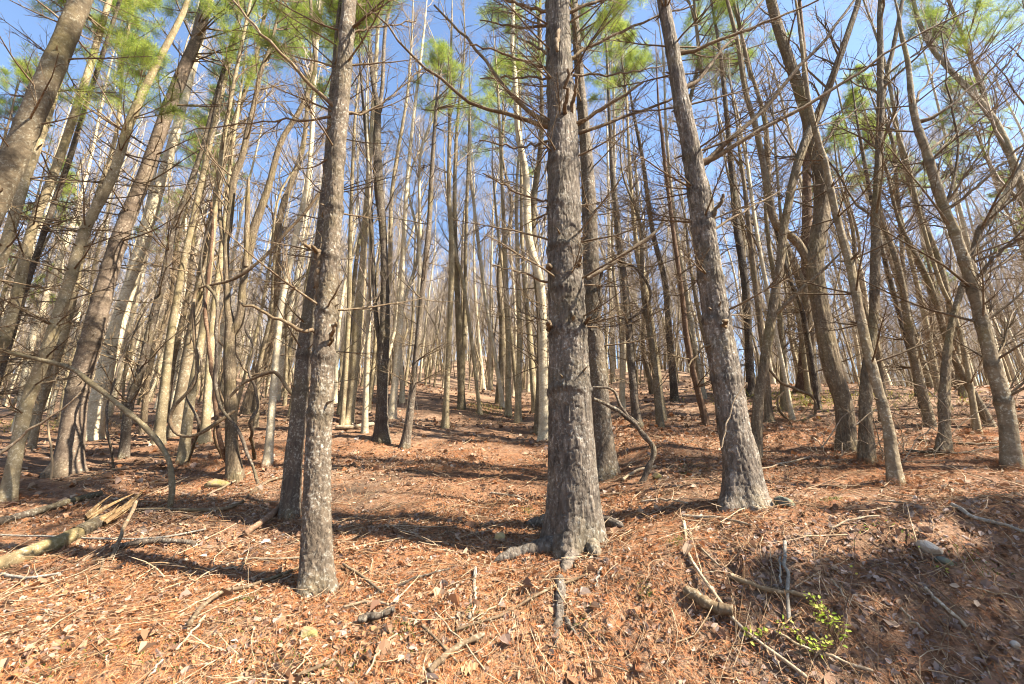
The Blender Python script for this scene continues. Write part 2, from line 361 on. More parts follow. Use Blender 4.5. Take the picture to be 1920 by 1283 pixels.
# ---------------------------------------------------------------- trunks
def trunk_mesh(B, P, Rr, seg, ds, seed, amp=0.0, flare=0.5, lobes=5, whorls=(), cell=0.035, celz=0.12, knobs=0.0, band=0.45, swell=0.10, flh=0.16):
    """P,Rr: smooth centre line; ring displacement gives bark plates, root flare and branch whorls"""
    L = np.concatenate([[0], np.cumsum(np.linalg.norm(np.diff(P, axis=0), axis=1))])
    s = [0.0]                                           # finer rings on the lower trunk
    while s[-1] < L[-1]: s.append(s[-1] + ds * (1 + 1.6 * max(0.0, s[-1] - 3.6)))
    s = np.array(s) * (L[-1] / s[-1]); n = len(s)
    Q = np.stack([np.interp(s, L, P[:, j]) for j in range(3)], 1); r = np.interp(s, L, Rr)
    T = nrm(np.gradient(Q, axis=0)); U = np.zeros_like(Q); u = np.array([1.0, 0, 0])
    for i in range(n):
        u = u - T[i] * (u @ T[i]); u /= np.linalg.norm(u); U[i] = u
    V = np.cross(T, U); a = np.arange(seg) * 2 * math.pi / seg
    A, S = np.meshgrid(a, s); rr = np.repeat(r[:, None], seg, 1)
    g = np.random.default_rng(seed)
    ph = g.uniform(0, 6.28, 3)
    hz = np.maximum(S - 0.3, 0)                          # height above soil (0.3 m is buried)
    lob = 0.55 + 0.45 * (0.6 * np.cos(lobes * A + ph[0]) + 0.4 * np.cos((lobes - 2) * A + ph[1]))
    rr = rr * (1 + flare * np.exp(-hz / flh) * lob + 0.25 * flare * np.exp(-hz / (flh * 3)))
    rr = rr * (1 + 0.05 * np.cos(2 * A + ph[2] + S * 0.8) + 0.03 * np.cos(3 * A - S * 1.3 + ph[1]))
    c = np.ones((n, seg, 3), np.float32)
    for (zw, strength) in whorls:
        w_ = np.exp(-((S - zw + 0.015 * np.cos(3 * A + ph[0])) / 0.05) ** 2)
        rr = rr * (1 + swell * strength * w_)
        wb = np.exp(-((S - zw + 0.02 * np.cos(2 * A + ph[1])) / 0.045) ** 2) * strength
        c *= (1 - band * wb)[..., None]
    if amp > 0:
        circ = 2 * math.pi * float(r[min(n - 1, 3)])
        pxn = max(6, int(circ / cell)); x = A / (2 * math.pi) * pxn; fade = 0.35 + 0.65 * np.clip(rr / r[0], 0, 1.2)
        wx = x + 1.5 * (vnoise(x * 0.5, S / celz * 0.6, seed + 5) - 0.5)
        n1 = vnoise(wx, S / celz, seed, pxn); rid = 1 - np.abs(2 * n1 - 1)
        n2 = vnoise(wx * 2, S / (celz * 0.45), seed + 1, pxn * 2); n3 = vnoise(wx * 4, S / (celz * 0.15), seed + 2, pxn * 4)
        if amp >= 0.008:
            f1 = np.full(A.shape, 9.0); f2 = np.full(A.shape, 9.0); hv = np.zeros(A.shape); yv = S / celz; xi = np.floor(wx).astype(np.int64); yi = np.floor(yv).astype(np.int64)
            for dx in (-1, 0, 1):
                for dy in (-1, 0, 1):
                    ci, cj = xi + dx, yi + dy; cm = ci % pxn
                    d_ = np.hypot(wx - (ci + 0.1 + 0.8 * hash01(cm, cj, seed + 21)), (yv - (cj + 0.1 + 0.8 * hash01(cm, cj, seed + 22)))); hh_ = hash01(cm, cj, seed + 23)
                    nb = d_ < f1; f2 = np.where(nb, f1, np.minimum(f2, d_)); hv = np.where(nb, hh_, hv); f1 = np.where(nb, d_, f1)
            pl = sstep(0.02, 0.17, f2 - f1); rr = rr + amp * fade * (pl * (0.7 + 0.35 * hv) - 0.55 + 0.5 * (n2 - 0.5) + 0.6 * (n3 - 0.5))
            c *= (0.72 + 0.5 * hv * (0.5 + n2))[..., None]                      # every plate weathers to its own grey
        else: rr = rr + amp * fade * ((1 - rid ** 2.0) - 0.5 + 0.6 * (n2 - 0.5) + 0.35 * (n3 - 0.5))
    if knobs:
        k1 = vnoise(A / (2 * math.pi) * 6, S / 0.16, seed + 9, 6); rr = rr * (1 + knobs * sstep(0.6, 0.95, k1))
    v = Q[:, None] + rr[..., None] * (np.cos(A)[..., None] * U[:, None] + np.sin(A)[..., None] * V[:, None])
    idx = np.arange(n * seg).reshape(n, seg); nx = np.roll(idx, -1, axis=1)
    f = np.stack([idx[:-1], nx[:-1], nx[1:], idx[1:]], -1).reshape(-1, 4)
    B.add(v, f, c.reshape(-1, 3))

def needles(B, tips, dirs, g, per=14, ln=0.10, wid=0.004, palette=None):
    n = len(tips); idx = np.repeat(np.arange(n), per); m = len(idx)
    base = tips[idx] - dirs[idx] * g.uniform(0, 0.10, m)[:, None]
    d = nrm(dirs[idx] * 0.55 + nrm(g.normal(size=(m, 3))) * 0.85)
    ll = ln * g.uniform(0.7, 1.25, m); side = nrm(np.cross(d, g.normal(size=(m, 3)))) * (wid * 0.5)
    mid = base + d * (ll * 0.55)[:, None]; tip = base + d * ll[:, None] - np.array([0, 0, 0.008])
    v = np.stack([base, mid + side, tip, mid - side], 1)
    f = np.arange(m * 4).reshape(m, 4)
    pal = palette if palette is not None else np.array([[0.25, 0.33, 0.05], [0.33, 0.40, 0.065], [0.41, 0.45, 0.10], [0.16, 0.235, 0.06]])
    cc = pal[g.integers(0, len(pal), n)][idx] * g.uniform(0.8, 1.2, m)[:, None]
    B.add(v, f, np.repeat(cc, 4, axis=0))

def pine_crown(H, spread, g, dens=1.0, open_=0.0):
    """living crown: whorls of up-curved limbs with tufts; origin at the crown base; returns (wood, needle) bags"""
    W, Nn = Bag(), Bag(); Ps, Rs = [], []
    z = 0.1
    while z < H * 0.97:
        k = g.integers(4, 6); L = spread * (1 - (z / H) ** 1.3) * g.uniform(0.8, 1.1) + 0.18
        for j in range(k):
            if g.random() < open_: continue
            az = g.uniform(0, 6.28); el = R_(8 + 38 * z / H) + g.normal() * 0.1
            d = np.array([math.cos(az) * math.cos(el), math.sin(az) * math.cos(el), math.sin(el)]); p = np.array([0, 0, z]); pts = [p]
            for q in range(5):
                d = nrm(d + np.array([0, 0, 0.07]) + 0.07 * g.normal(size=3)); p = p + d * L * g.uniform(0.85, 1.1) / 5; pts.append(p)
            Ps.append(pts); Rs.append(np.linspace(0.006 + 0.008 * L, 0.003, 6))
        z += g.uniform(0.32, 0.5)
    P = np.array(Ps); Rr = np.array(Rs)
    W.add(*tubes(P, Rr, 4))
    P2, R2 = spawn(P, Rr, 7, 0.25, 0.97, 0.75, 0.5 * spread * 0.55, 0.06, 0.12, 4, 0.006, g)
    W.add(*tubes(P2, R2, 3))
    P3, R3 = spawn(P2, R2, 4, 0.2, 1.0, 0.8, 0.34, 0.08, 0.12, 3, 0.004, g)
    W.add(*tubes(P3, R3, 3))
    tips = np.concatenate([P[:, -1], P2[:, -1], P3[:, -1], P3[:, -2]]); dirs = nrm(np.concatenate([P[:, -1] - P[:, -2], P2[:, -1] - P2[:, -2], P3[:, -1] - P3[:, -2], P3[:, -1] - P3[:, -2]]) + np.array([0, 0, .25]))
    keep = g.random(len(tips)) < dens
    needles(Nn, tips[keep], dirs[keep], g, per=18, ln=0.16, wid=0.0055)
    tr = np.array([[[0, 0, -0.5], [0.01, 0, H * 0.35], [0, 0.02, H * 0.7], [0, 0, H]]]); W.add(*tubes(tr, np.array([[0.05, 0.036, 0.02, 0.006]]) * (H / 4.5) * 1.1, 6))
    return W, Nn

# ---------------------------------------------------------------- crown library (meshes shared by copies)
CROWN = []
for i, (H_, sp_, op_) in enumerate([(4.2, 1.5, 0.15), (5.0, 1.7, 0.15), (3.6, 1.2, 0.1), (4.6, 1.9, 0.2), (2.3, 1.7, 0.1)]):
    g = np.random.default_rng(100 + i)
    Wd, Nn = pine_crown(H_, sp_, g, 0.55 if i == 4 else 0.8, op_)
    CROWN.append((Wd.mesh('crown_wood', M['twig']), Nn.mesh('needle_foliage', M['needle']), H_))

def add_crown(parent, local, i, sc=1.0, rz=0.0):
    for me, nm in ((CROWN[i][0], 'crown_wood'), (CROWN[i][1], 'needle_foliage')):
        o = link(nm, me, parent); o.location = [float(a) for a in local]; o.scale = (sc,) * 3; o.rotation_euler = (0, 0, rz)
        if nm == 'needle_foliage': o['kind'] = 'stuff'

# ---------------------------------------------------------------- hero trees, traced from the photograph
HERO_XY = []
def hero(name, label, cat, pts, mat, D=None, kind='pine', seg=28, ds=0.04, amp=0.0, flare=0.5, lobes=5, whorl0=0.9, dwh=0.5,
         blen=1.2, nbr=4, stub=1.6, maxh=5.5, separate=False, seed=1, taper=0.011, crown=None, extra=(), cell=0.035, celz=0.12, knobs=0.0,
         twigs=13, bias=None, stems=(), brm='branch', upb=0.25, band=0.4, swell=0.10, tall=13.0, flh=0.16):
    g = np.random.default_rng(seed * 17 + 3)
    if D is None:
        b = on_ground(pts[0][0], pts[0][1]); y0 = float(b[1])
    else: y0 = D
    W3 = np.array([on_plane(p[0], p[1], y0) for p in pts]); rad = np.array([px2m(p[2], W3[i]) / 2 for i, p in enumerate(pts)])
    # foot of the trunk reaches 0.3 m below the soil
    d0 = nrm(W3[0] - W3[1]); d0 = nrm(d0 + np.array([0, 0, -0.6]))
    ft = W3[0].copy(); gz = float(hgt(ft[0], y0, False))
    if W3[0][2] > gz + 0.05:
        k = (W3[0][2] - gz) / -d0[2]; ft = W3[0] + d0 * k; gz = float(hgt(ft[0], y0, False)); ft[2] = gz
        W3 = np.vstack([ft, W3]); rad = np.concatenate([[rad[0] * 1.05], rad])
    base = W3[0].copy(); base[2] = gz
    W3 = np.vstack([W3[0] + d0 * 0.3 / abs(d0[2]), W3]); rad = np.concatenate([[rad[0]], rad])
    # the unseen top goes on with the same taper
    dt = nrm(W3[-1] - W3[-3]); Lr = min(rad[-1] / taper, tall); q = W3[-1]; rr = rad[-1]; npt = 5
    ext, er = [], []
    if kind != 'cut':
        for i in range(npt):
            dt = nrm(dt * 0.8 + np.array([0, 0, 0.35]) + 0.03 * g.normal(size=3)); q = q + dt * Lr / npt; ext.append(q); er.append(max(rr * (1 - (i + 1) / npt), 0.006))
        W3 = np.vstack([W3, ext]); rad = np.concatenate([rad, er])
    root = empty(name, base); tag(root, label, cat); HERO_XY.append((base[0], base[1]))
    loc = W3 - base
    SL = smooth_line(np.column_stack([loc, rad]), 160); P, Rr = SL[:, :3], SL[:, 3]
    S = np.concatenate([[0], np.cumsum(np.linalg.norm(np.diff(P, axis=0), axis=1))])
    if crown is not None and isinstance(crown[0], tuple):
        zc = on_plane(*crown[0], y0)[2] - base[2]; crown = (float(np.interp(zc, P[:, 2], S)) - 0.3,) + tuple(crown[1:])
    if crown is not None: hc, ci, sc = crown
    wh = []
    if kind == 'pine':
        z = whorl0 + 0.3
        while z < S[-1] - 0.3: wh.append((z, g.uniform(0.6, 1.0))); z += dwh * g.uniform(0.75, 1.25)
    B = Bag(); trunk_mesh(B, P, Rr, seg, ds, seed, amp, flare, lobes, wh if swell else (), cell, celz, knobs, band, swell, flh)
    for st in stems:                                   # further stems that fork from the trunk, (px,py,w) lists
        Q3 = np.array([on_plane(p[0], p[1], y0 + (p[3] if len(p) > 3 else 0)) for p in st]); qr = np.array([px2m(p[2], Q3[i]) / 2 for i, p in enumerate(st)])
        dd = nrm(Q3[-1] - Q3[-2]); Ln = min(qr[-1] / taper, 6)
        if len(st[-1]) <= 4: Q3 = np.vstack([Q3, Q3[-1] + dd * Ln * 0.5, Q3[-1] + dd * Ln + [0, 0, 0.2]]); qr = np.concatenate([qr, [qr[-1] * .55, 0.006]])
        s2 = smooth_line(np.column_stack([Q3 - base, qr]), 60)
        Bs = Bag(); trunk_mesh(Bs, s2[:, :3], s2[:, 3], max(10, seg // 2), 0.06, seed + 5, amp * 0.6, 0.0, 5, (), cell, celz, knobs)
        Bs.build('stem', M[mat], root)
    B.build('trunk', M[mat], root)
    # branches
    wood, tw = Bag(), Bag()
    def put_branch(Pb, Rb, gg, ntw):
        Pb = Pb[None]; Rb = Rb[None]; b0_ = Bag(); b0_.add(*tubes(Pb, Rb, 7 if separate else 5)); bb = Bag() if separate else b0_
        if ntw:
            p2, r2 = spawn(Pb, Rb, ntw, 0.2, 0.98, 0.7, 0.5 * min(1.6, np.linalg.norm(Pb[0, -1] - Pb[0, 0])), 0.05, 0.16, 4, 0.006, gg, rmin=0.0018); bb.add(*tubes(p2, r2, 3))
            p3, r3 = spawn(p2, r2, 2, 0.3, 0.95, 0.6, 0.22, 0.04, 0.14, 3, 0.003, gg, rmin=0.0011); bb.add(*tubes(p3, r3, 3))
        if separate:
            ob_ = b0_.build('branch', M[brm], root)
            if bb.n: bb.build('twigs', M[brm], ob_)['kind'] = 'stuff'
        else: wood.merge(bb)
    if kind == 'pine':
        for (z, s_) in wh:
            i = int(np.searchsorted(S, z)); i = min(i, len(S) - 2); c0 = P[i]; r0 = Rr[i]; hh = z - 0.3
            if hh > maxh and crown is None: continue
            if crown is not None and hh > crown[0] + 0.5: continue
            for j in range(g.integers(max(1, nbr - 2), nbr + 2)):
                az = g.uniform(0, 6.28)
                if bias is not None and g.random() < 0.6: az = bias + g.normal() * 0.5
                is_stub = (hh < stub) or g.random() < 0.22
                if hh < stub and g.random() < 0.35: continue
                L = g.uniform(0.05, 0.16) if is_stub else blen * g.uniform(0.5, 1.25)
                el = g.normal() * 0.12 + upb
                d = np.array([math.cos(az) * math.cos(el), math.sin(az) * math.cos(el), math.sin(el)])
                rb = min(r0 * 0.28, 0.006 + 0.0075 * L ** 0.8) if not is_stub else min(r0 * 0.3, 0.014)
                n_ = 4 if is_stub else 8; p = c0 + d * r0 * 0.4; pb = [p]; L = L + r0 * 0.6
                for q_ in range(n_ - 1):
                    d = nrm(d + 0.06 * g.normal(size=3) + np.array([0, 0, 0.02])); p = p + d * L / (n_ - 1); pb.append(p)
                rbv = np.linspace(1, 0.75 if is_stub else 0.25, n_) * rb
                if is_stub: rbv[-1] = rb * 0.15
                put_branch(np.array(pb), rbv, g, 0 if is_stub else twigs)
    for e in extra:                                    # traced branches: (points px), end depth offset, w0 px, w1 px
        pp, dz, w0, w1 = e[:4]; n_ = len(pp)
        Q = np.array([on_plane(a_[0], a_[1], y0 + dz * (i_ / (n_ - 1))) for i_, a_ in enumerate(pp)])
        r0, r1 = px2m(w0, Q[0]) / 2, px2m(w1, Q[-1]) / 2
        ntw = e[4] * 2 + 2 if e[4] else 0
        ic = int(np.argmin(np.abs(P[:, 2] - (Q[0][2] - base[2])))); tc_ = P[ic] + base
        if np.linalg.norm(tc_ - Q[0]) < 0.5: Q = np.vstack([tc_ + (Q[0] - tc_) * 0.3, Q])
        sm = smooth_line(Q - base, 14, 0.0); rv = np.linspace(r0, r1, 14) * 0.9; rv[0] *= 1.7; rv[1] *= 1.25
        sm[1:-1] += g.normal(size=(12, 3)) * 0.012
        if ntw == 0: sm = np.vstack([sm, sm[-1:] + (sm[-1] - sm[-2]) * 0.15]); rv = np.concatenate([rv, [rv[-1] * 0.05]])
        put_branch(sm, rv, g, ntw)
    if kind == 'hard':
        i0 = int(np.searchsorted(S, min(S[-1] * 0.45, whorl0 + 0.3)))
        Pm = P[None, i0::6]; Rm = Rr[None, i0::6]
        p1, r1 = spawn(Pm, Rm, nbr * 5, 0.0, 0.97, 0.75, blen * 1.6, 0.10, 0.16, 7, 0.02, g, 0.25, 0.45)
        wood.add(*tubes(p1, r1, 5)); p2, r2 = spawn(p1, r1, 6, 0.2, 0.98, 0.7, blen * 0.6, 0.06, 0.2, 5, 0.008, g, rmin=0.0025); wood.add(*tubes(p2, r2, 3))
        p3, r3 = spawn(p2, r2, 3, 0.25, 0.98, 0.6, blen * 0.3, 0.05, 0.2, 3, 0.004, g, rmin=0.0018); wood.add(*tubes(p3, r3, 3))
    if wood.n:
        o = wood.build('branches', M[brm], root); o['kind'] = 'stuff'
    if crown is not None:
        i = int(np.searchsorted(S, hc + 0.3)); i = min(i, len(S) - 1)
        add_crown(root, P[i], ci, sc, g.uniform(0, 6))
    print('HERO %-22s D=%.1f x=%.1f base_z=%.2f diam=%.2f H=%.1f' % (name, y0, base[0], gz, 2 * rad[2], S[-1]))
    return root, base, y0

LV = lambda az: R_(az)
# ---- the three big foreground pines
hero('pine_tree', 'thickest rough-barked pine trunk on the bank with spreading roots', 'pine tree',
     [(1076, 1022, 104), (1076, 960, 100), (1073, 860, 92), (1069, 740, 84), (1066, 640, 77), (1061, 540, 73), (1058, 450, 70), (1056, 340, 67), (1055, 250, 63), (1050, 150, 56), (1047, 60, 53), (1045, 0, 52)],
     'pine', seg=126, ds=0.0105, amp=0.011, flare=0.55, lobes=5, whorl0=1.55, dwh=0.55, blen=1.0, nbr=5, stub=1.75, separate=True, seed=1, crown=(9.0, 1, 1.0), cell=0.034, celz=0.15, twigs=16, maxh=7, flh=0.2,
     extra=[([(1030, 238), (968, 218), (881, 188), (824, 144), (781, 114), (740, 67), (687, 0)], -0.5, 11, 4, 8),
            ([(1036, 234), (975, 194), (942, 158), (895, 97), (854, 50), (814, 10)], 0.3, 12, 5, 8),
            ([(1080, 234), (1143, 194), (1206, 154)], -0.3, 11, 6, 5), ([(1084, 248), (1160, 224), (1260, 184), (1330, 120)], 0.3, 9, 4, 8),
            ([(1060, 228), (1061, 200), (1064, 130)], -0.55, 12, 8, 0), ([(1066, 228), (1074, 190), (1083, 143)], -0.45, 11, 8, 0),
            ([(1070, 112), (1110, 87), (1226, 33), (1300, 10)], 0.2, 9, 4, 8), ([(1030, 104), (1000, 85), (960, 62)], 0.3, 8, 4, 4),
            ([(1024, 126), (942, 100), (881, 85)], -0.2, 8, 4, 5), ([(1028, 22), (980, 10), (930, -8)], 0.0, 10, 6, 4), ([(1068, 22), (1105, 8), (1150, -8)], 0.1, 11, 6, 4),
            ([(1028, 47), (975, 52), (900, 38)], 0.3, 8, 3, 6), ([(1026, 266), (975, 276), (898, 263)], -0.3, 7, 3, 5), ([(1026, 145), (950, 147), (900, 148)], 0.4, 6, 3, 5),
            ([(1078, 141), (1143, 141), (1243, 124)], 0.3, 6, 3, 6), ([(1028, 379), (975, 362), (905, 325)], -0.2, 6, 3, 5), ([(1046, 40), (1046, 70), (1045, 95)], -0.4, 14, 9, 0),
            ([(1034, 508), (1028, 502), (1030, 497)], -0.3, 14, 9, 0), ([(1074, 512), (1084, 498), (1090, 480)], -0.3, 16, 6, 0), ([(1034, 618), (1030, 610), (1030, 604)], -0.3, 14, 10, 0),
            ([(1086, 618), (1098, 606), (1106, 594)], -0.3, 15, 6, 0), ([(1074, 608), (1075, 600), (1075, 593)], -0.28, 10, 8, 0), ([(1030, 530), (980, 512), (925, 497)], -0.2, 7, 3, 4)])
hero('pine_tree', 'slim lichen-flecked pine trunk on the bank with a broken branch scar halfway up', 'pine tree',
     [(594, 1102, 60), (594, 1010, 56), (595, 900, 51), (598, 800, 48), (603, 730, 45), (608, 630, 42), (615, 530, 39), (621, 450, 37), (626, 400, 37), (631, 300, 37), (640, 200, 35), (648, 100, 33), (655, 0, 31)],
     'lichen', seg=84, ds=0.014, amp=0.0085, flare=0.85, flh=0.16, lobes=4, whorl0=1.5, dwh=0.6, blen=0.9, nbr=4, stub=2.2, separate=True, seed=2, crown=(8.0, 2, 1.0), cell=0.028, celz=0.045, twigs=12, maxh=6, band=0.4, swell=0.2,
     extra=[([(628, 204), (575, 150), (529, 107), (496, 67), (436, 0)], -0.4, 11, 6, 5), ([(624, 218), (540, 226), (469, 231), (318, 251)], 0.5, 6, 2, 6),
            ([(600, 624), (576, 622), (520, 598), (449, 564)], -0.35, 10, 6, 0), ([(606, 478), (590, 468), (570, 457)], -0.3, 14, 8, 0), ([(612, 650), (622, 628), (630, 605)], -0.3, 14, 7, 0),
            ([(600, 560), (596, 520), (598, 470)], -0.06, 22, 14, 0), ([(660, 60), (720, 50), (780, 40)], 0.3, 6, 3, 6), ([(655, 210), (700, 205), (798, 125)], 0.3, 6, 3, 6)])
hero('pine_tree', 'rough leaning pine on the bank edge with long bare limbs reaching over its neighbours', 'pine tree',
     [(1394, 950, 70), (1388, 860, 67), (1375, 800, 61), (1366, 730, 58), (1349, 630, 54), (1334, 530, 48), (1319, 430, 45), (1304, 335, 41), (1293, 268, 38), (1279, 201, 36), (1262, 100, 32), (1243, 0, 28)],
     'pine', seg=100, ds=0.013, amp=0.010, flare=0.8, flh=0.18, whorl0=1.3, dwh=0.6, blen=1.1, nbr=4, stub=1.8, separate=True, seed=3, crown=(8.0, 0, 0.9), cell=0.034, celz=0.13, twigs=18, maxh=6.5,
     extra=[([(1312, 315), (1374, 258), (1434, 204), (1494, 131), (1548, 74), (1602, 0)], -0.3, 14, 7, 8), ([(1314, 310), (1414, 251), (1515, 198), (1615, 134), (1716, 67), (1816, 20)], -0.5, 12, 5, 10),
            ([(1290, 164), (1347, 104), (1431, 0)], 0.3, 10, 5, 8), ([(1280, 102), (1380, 64), (1447, 37), (1535, 0)], -0.2, 10, 5, 8), ([(1328, 430), (1342, 400), (1356, 364)], -0.2, 12, 8, 0),
            ([(1330, 440), (1400, 395), (1474, 352)], 0.4, 7, 3, 6), ([(1350, 616), (1357, 610), (1356, 600)], -0.25, 12, 8, 0), ([(1340, 640), (1318, 652), (1290, 690)], -0.2, 8, 3, 3), ([(1376, 745), (1388, 732), (1400, 718)], -0.1, 9, 4, 0)])
# ---- other traced trees, left side
hero('pine_tree', 'dark lichen-spotted pine trunk standing close behind the slim scarred pine', 'pine tree',
     [(543, 972, 40), (551, 860, 36), (558, 800, 34), (571, 650, 30), (585, 540, 24), (600, 450, 20), (611, 340, 16), (622, 200, 13), (632, 60, 10)], 'dark', seg=56, ds=0.02, amp=0.006, flare=0.3, seed=4, whorl0=1.6, blen=1.0, crown=(7.0, 2, 1.0), twigs=5)
hero('pine_tree', 'big reddish-brown pine leaning inward with dark rings where branches grew', 'pine tree',
     [(124, 886, 60), (130, 850, 54), (146, 730, 45), (174, 630, 44), (199, 530, 39), (230, 430, 36), (271, 330, 32), (307, 230, 29), (345, 130, 26), (374, 60, 23), (390, 0, 20)],
     'pine_brown', seg=64, ds=0.025, amp=0.005, flare=0.6, whorl0=1.5, dwh=0.75, blen=1.6, nbr=5, stub=2.2, separate=True, seed=5, crown=(9.5, 1, 1.1), band=0.62, swell=0.12, twigs=8, maxh=9)
hero('pine_tree', 'smooth grey-tan pine trunk with bright sunlit patches and thick branch stubs', 'pine tree',
     [(-90, 560, 66), (-20, 395, 62), (25, 300, 58), (55, 230, 58), (90, 150, 57), (122, 75, 53), (152, 0, 49)],
     'pine_smooth', D=4.6, seg=72, ds=0.015, amp=0.003, flare=0.4, whorl0=1.4, dwh=0.5, blen=0.9, nbr=4, stub=2.3, separate=True, seed=6, crown=(8.0, 3, 1.0), band=0.55, swell=0.1, twigs=6, maxh=8)
hero('pine_tree', 'slender yellowish mossy pine trunk leaning across the left trees with a green tuft above', 'pine tree',
     [(12, 942, 31), (48, 765, 29), (85, 665, 28), (130, 530, 26), (161, 430, 23), (211, 330, 21), (243, 230, 20), (289, 130, 16), (341, 30, 13)], 'grey', seg=30, ds=0.04, amp=0.003, seed=7, whorl0=1.2, blen=1.1, twigs=6, stub=0.8, crown=((235, 260), 4, 0.75))
hero('pine_tree', 'grey trunk with a dark shaded face, lowest of the leaning left pair', 'tree', [(-60, 690, 27), (20, 430, 24), (50, 330, 22), (85, 230, 20), (125, 100, 17), (150, 0, 14)], 'grey', D=6.2, seg=24, ds=0.05, seed=8, whorl0=1.5, blen=1.1, stub=0.5, crown=(8.5, 0, 0.8))
hero('pine_tree', 'straight grey pole-like trunk beside a thinner dark pole, leaning inward', 'tree', [(-15, 690, 27), (10, 630, 26), (37, 530, 25), (60, 430, 22), (100, 330, 20), (135, 230, 18), (170, 120, 15), (205, 0, 13)], 'grey', D=6.8, seg=24, ds=0.05, seed=9, whorl0=1.5, blen=1.1, stub=0.5)
hero('sapling_tree', 'thin dark pole trunk leaning parallel to the grey poles beside it', 'tree', [(20, 640, 13), (60, 505, 13), (85, 430, 13), (130, 300, 12), (160, 200, 11), (200, 80, 10), (225, 0, 9)], 'dark', D=7.4, seg=14, ds=0.08, seed=10, whorl0=1.0, blen=0.9, stub=0.4)
hero('hardwood_tree', 'wide pale pinkish trunk in full sun just behind the reddish-brown pine', 'tree', [(176, 795, 40), (215, 630, 33), (245, 530, 28), (276, 430, 24), (320, 280, 20), (370, 100, 15), (395, 0, 12)], 'pale', D=11.5, seg=26, ds=0.06, amp=0.004, kind='hard', seed=11, whorl0=5, blen=1.4, brm='twig_grey')
hero('pine_tree', 'thin dark pine with rings of bare spoke-like branches, right of the pinkish trunk', 'pine tree', [(232, 858, 21), (241, 765, 20), (263, 698, 18), (287, 598, 17), (305, 530, 14), (327, 430, 13), (365, 322, 12), (380, 278, 11), (409, 168, 10), (440, 60, 8), (455, 0, 7)], 'dark', seg=22, ds=0.05, amp=0.003, seed=12, whorl0=1.0, blen=1.3, stub=0.6, nbr=5, dwh=0.55)
hero('hardwood_tree', 'yellowish smooth trunk with a dark oval scar at mid height, by the coiled vines', 'tree', [(296, 834, 23), (308, 730, 20), (320, 630, 18), (328, 580, 16), (343, 497, 15), (358, 430, 13), (380, 330, 12), (410, 200, 10), (440, 80, 8)], 'grey', seg=22, ds=0.05, kind='hard', seed=13, whorl0=4.5, blen=1.2, brm='twig_grey')
hero('hardwood_tree', 'pinkish-grey slim trunk rising behind the coiled brown vine', 'tree', [(343, 870, 22), (355, 765, 20), (366, 698, 17), (378, 630, 15), (395, 480, 13), (410, 330, 11), (430, 200, 9), (470, 0, 7)], 'grey', seg=20, ds=0.05, kind='hard', seed=14, whorl0=4, blen=1.1)
hero('hardwood_tree', 'short-looking trunk with a flared foot behind the vine tangle', 'tree', [(382, 830, 26), (386, 790, 19), (390, 720, 16), (400, 600, 14), (420, 430, 11), (435, 280, 9)], 'grey', seg=20, ds=0.05, kind='hard', seed=15, whorl0=4, blen=1.1)
hero('hardwood_tree', 'dark forked tree with shaggy peeling bark and a snapped reddish limb', 'tree',
     [(441, 898, 36), (435, 832, 26), (433, 765, 25), (430, 665, 25), (432, 614, 23), (426, 564, 13), (424, 463, 11), (429, 430, 13), (439, 335, 14), (452, 302, 13), (466, 241, 12), (479, 184, 11), (489, 134, 10), (503, 100, 9)],
     'furrow', seg=40, ds=0.03, amp=0.006, flare=0.3, kind='hard', seed=16, whorl0=5, blen=1.0, knobs=0.12,
     stems=[[(434, 625, 20), (450, 598, 17), (456, 530, 14), (469, 463, 18), (476, 430, 18), (503, 352, 14), (526, 268, 12), (556, 218, 11), (580, 168, 10), (593, 117, 9), (586, 67, 8), (583, 10, 7)],
            [(461, 500, 9, -0.05), (464, 400, 10, -0.1), (466, 335, 5, -0.1, 1)], [(424, 470, 8), (414, 420, 9), (411, 362, 7, 0, 1)]])
hero('hardwood_tree', 'slim pale-yellow trunk with gentle bends right of the snapped limb tree', 'tree', [(502, 874, 18), (510, 765, 15), (516, 698, 15), (521, 630, 14), (529, 564, 13), (543, 497, 13), (558, 430, 13), (575, 350, 11), (584, 268, 10), (590, 150, 8), (600, 0, 6)], 'pale', seg=20, ds=0.05, kind='hard', seed=17, whorl0=4.5, blen=1.1, brm='twig_grey')
# ---- centre
hero('hardwood_tree', 'bulging grey-brown trunk right of the slim scarred pine', 'tree', [(652, 795, 21), (663, 710, 20), (672, 598, 20), (680, 497, 14), (685, 430, 13), (692, 320, 12), (700, 200, 10), (708, 60, 8)], 'grey', seg=20, ds=0.06, kind='hard', seed=18, whorl0=5, blen=1.2, brm='twig_grey')
hero('sapling_tree', 'thin straight pole tree beside the bulging grey-brown trunk', 'tree', [(641, 800, 10), (648, 700, 10), (655, 560, 9), (657, 430, 8), (664, 250, 7)], 'grey', seg=12, ds=0.1, kind='hard', seed=19, whorl0=5, blen=1.0, brm='twig_grey')
hero('hardwood_tree', 'dark shaggy double-stemmed tree with a knobbly foot, forked high above', 'tree',
     [(716, 828, 34), (716, 790, 26), (717, 730, 23), (719, 665, 24), (722, 598, 21), (721, 497, 15), (718, 430, 14), (710, 350, 19), (707, 268, 17), (708, 201, 14), (699, 150, 10), (690, 50, 8), (684, 0, 7)],
     'dark', seg=40, ds=0.03, amp=0.006, flare=0.3, kind='hard', seed=20, whorl0=5.5, blen=1.3, knobs=0.15, stems=[[(712, 650, 9), (704, 580, 9), (700, 500, 8), (697, 430, 8), (690, 300, 7), (680, 180, 6)], [(709, 215, 10), (717, 160, 9), (722, 60, 8), (735, 0, 7)]])
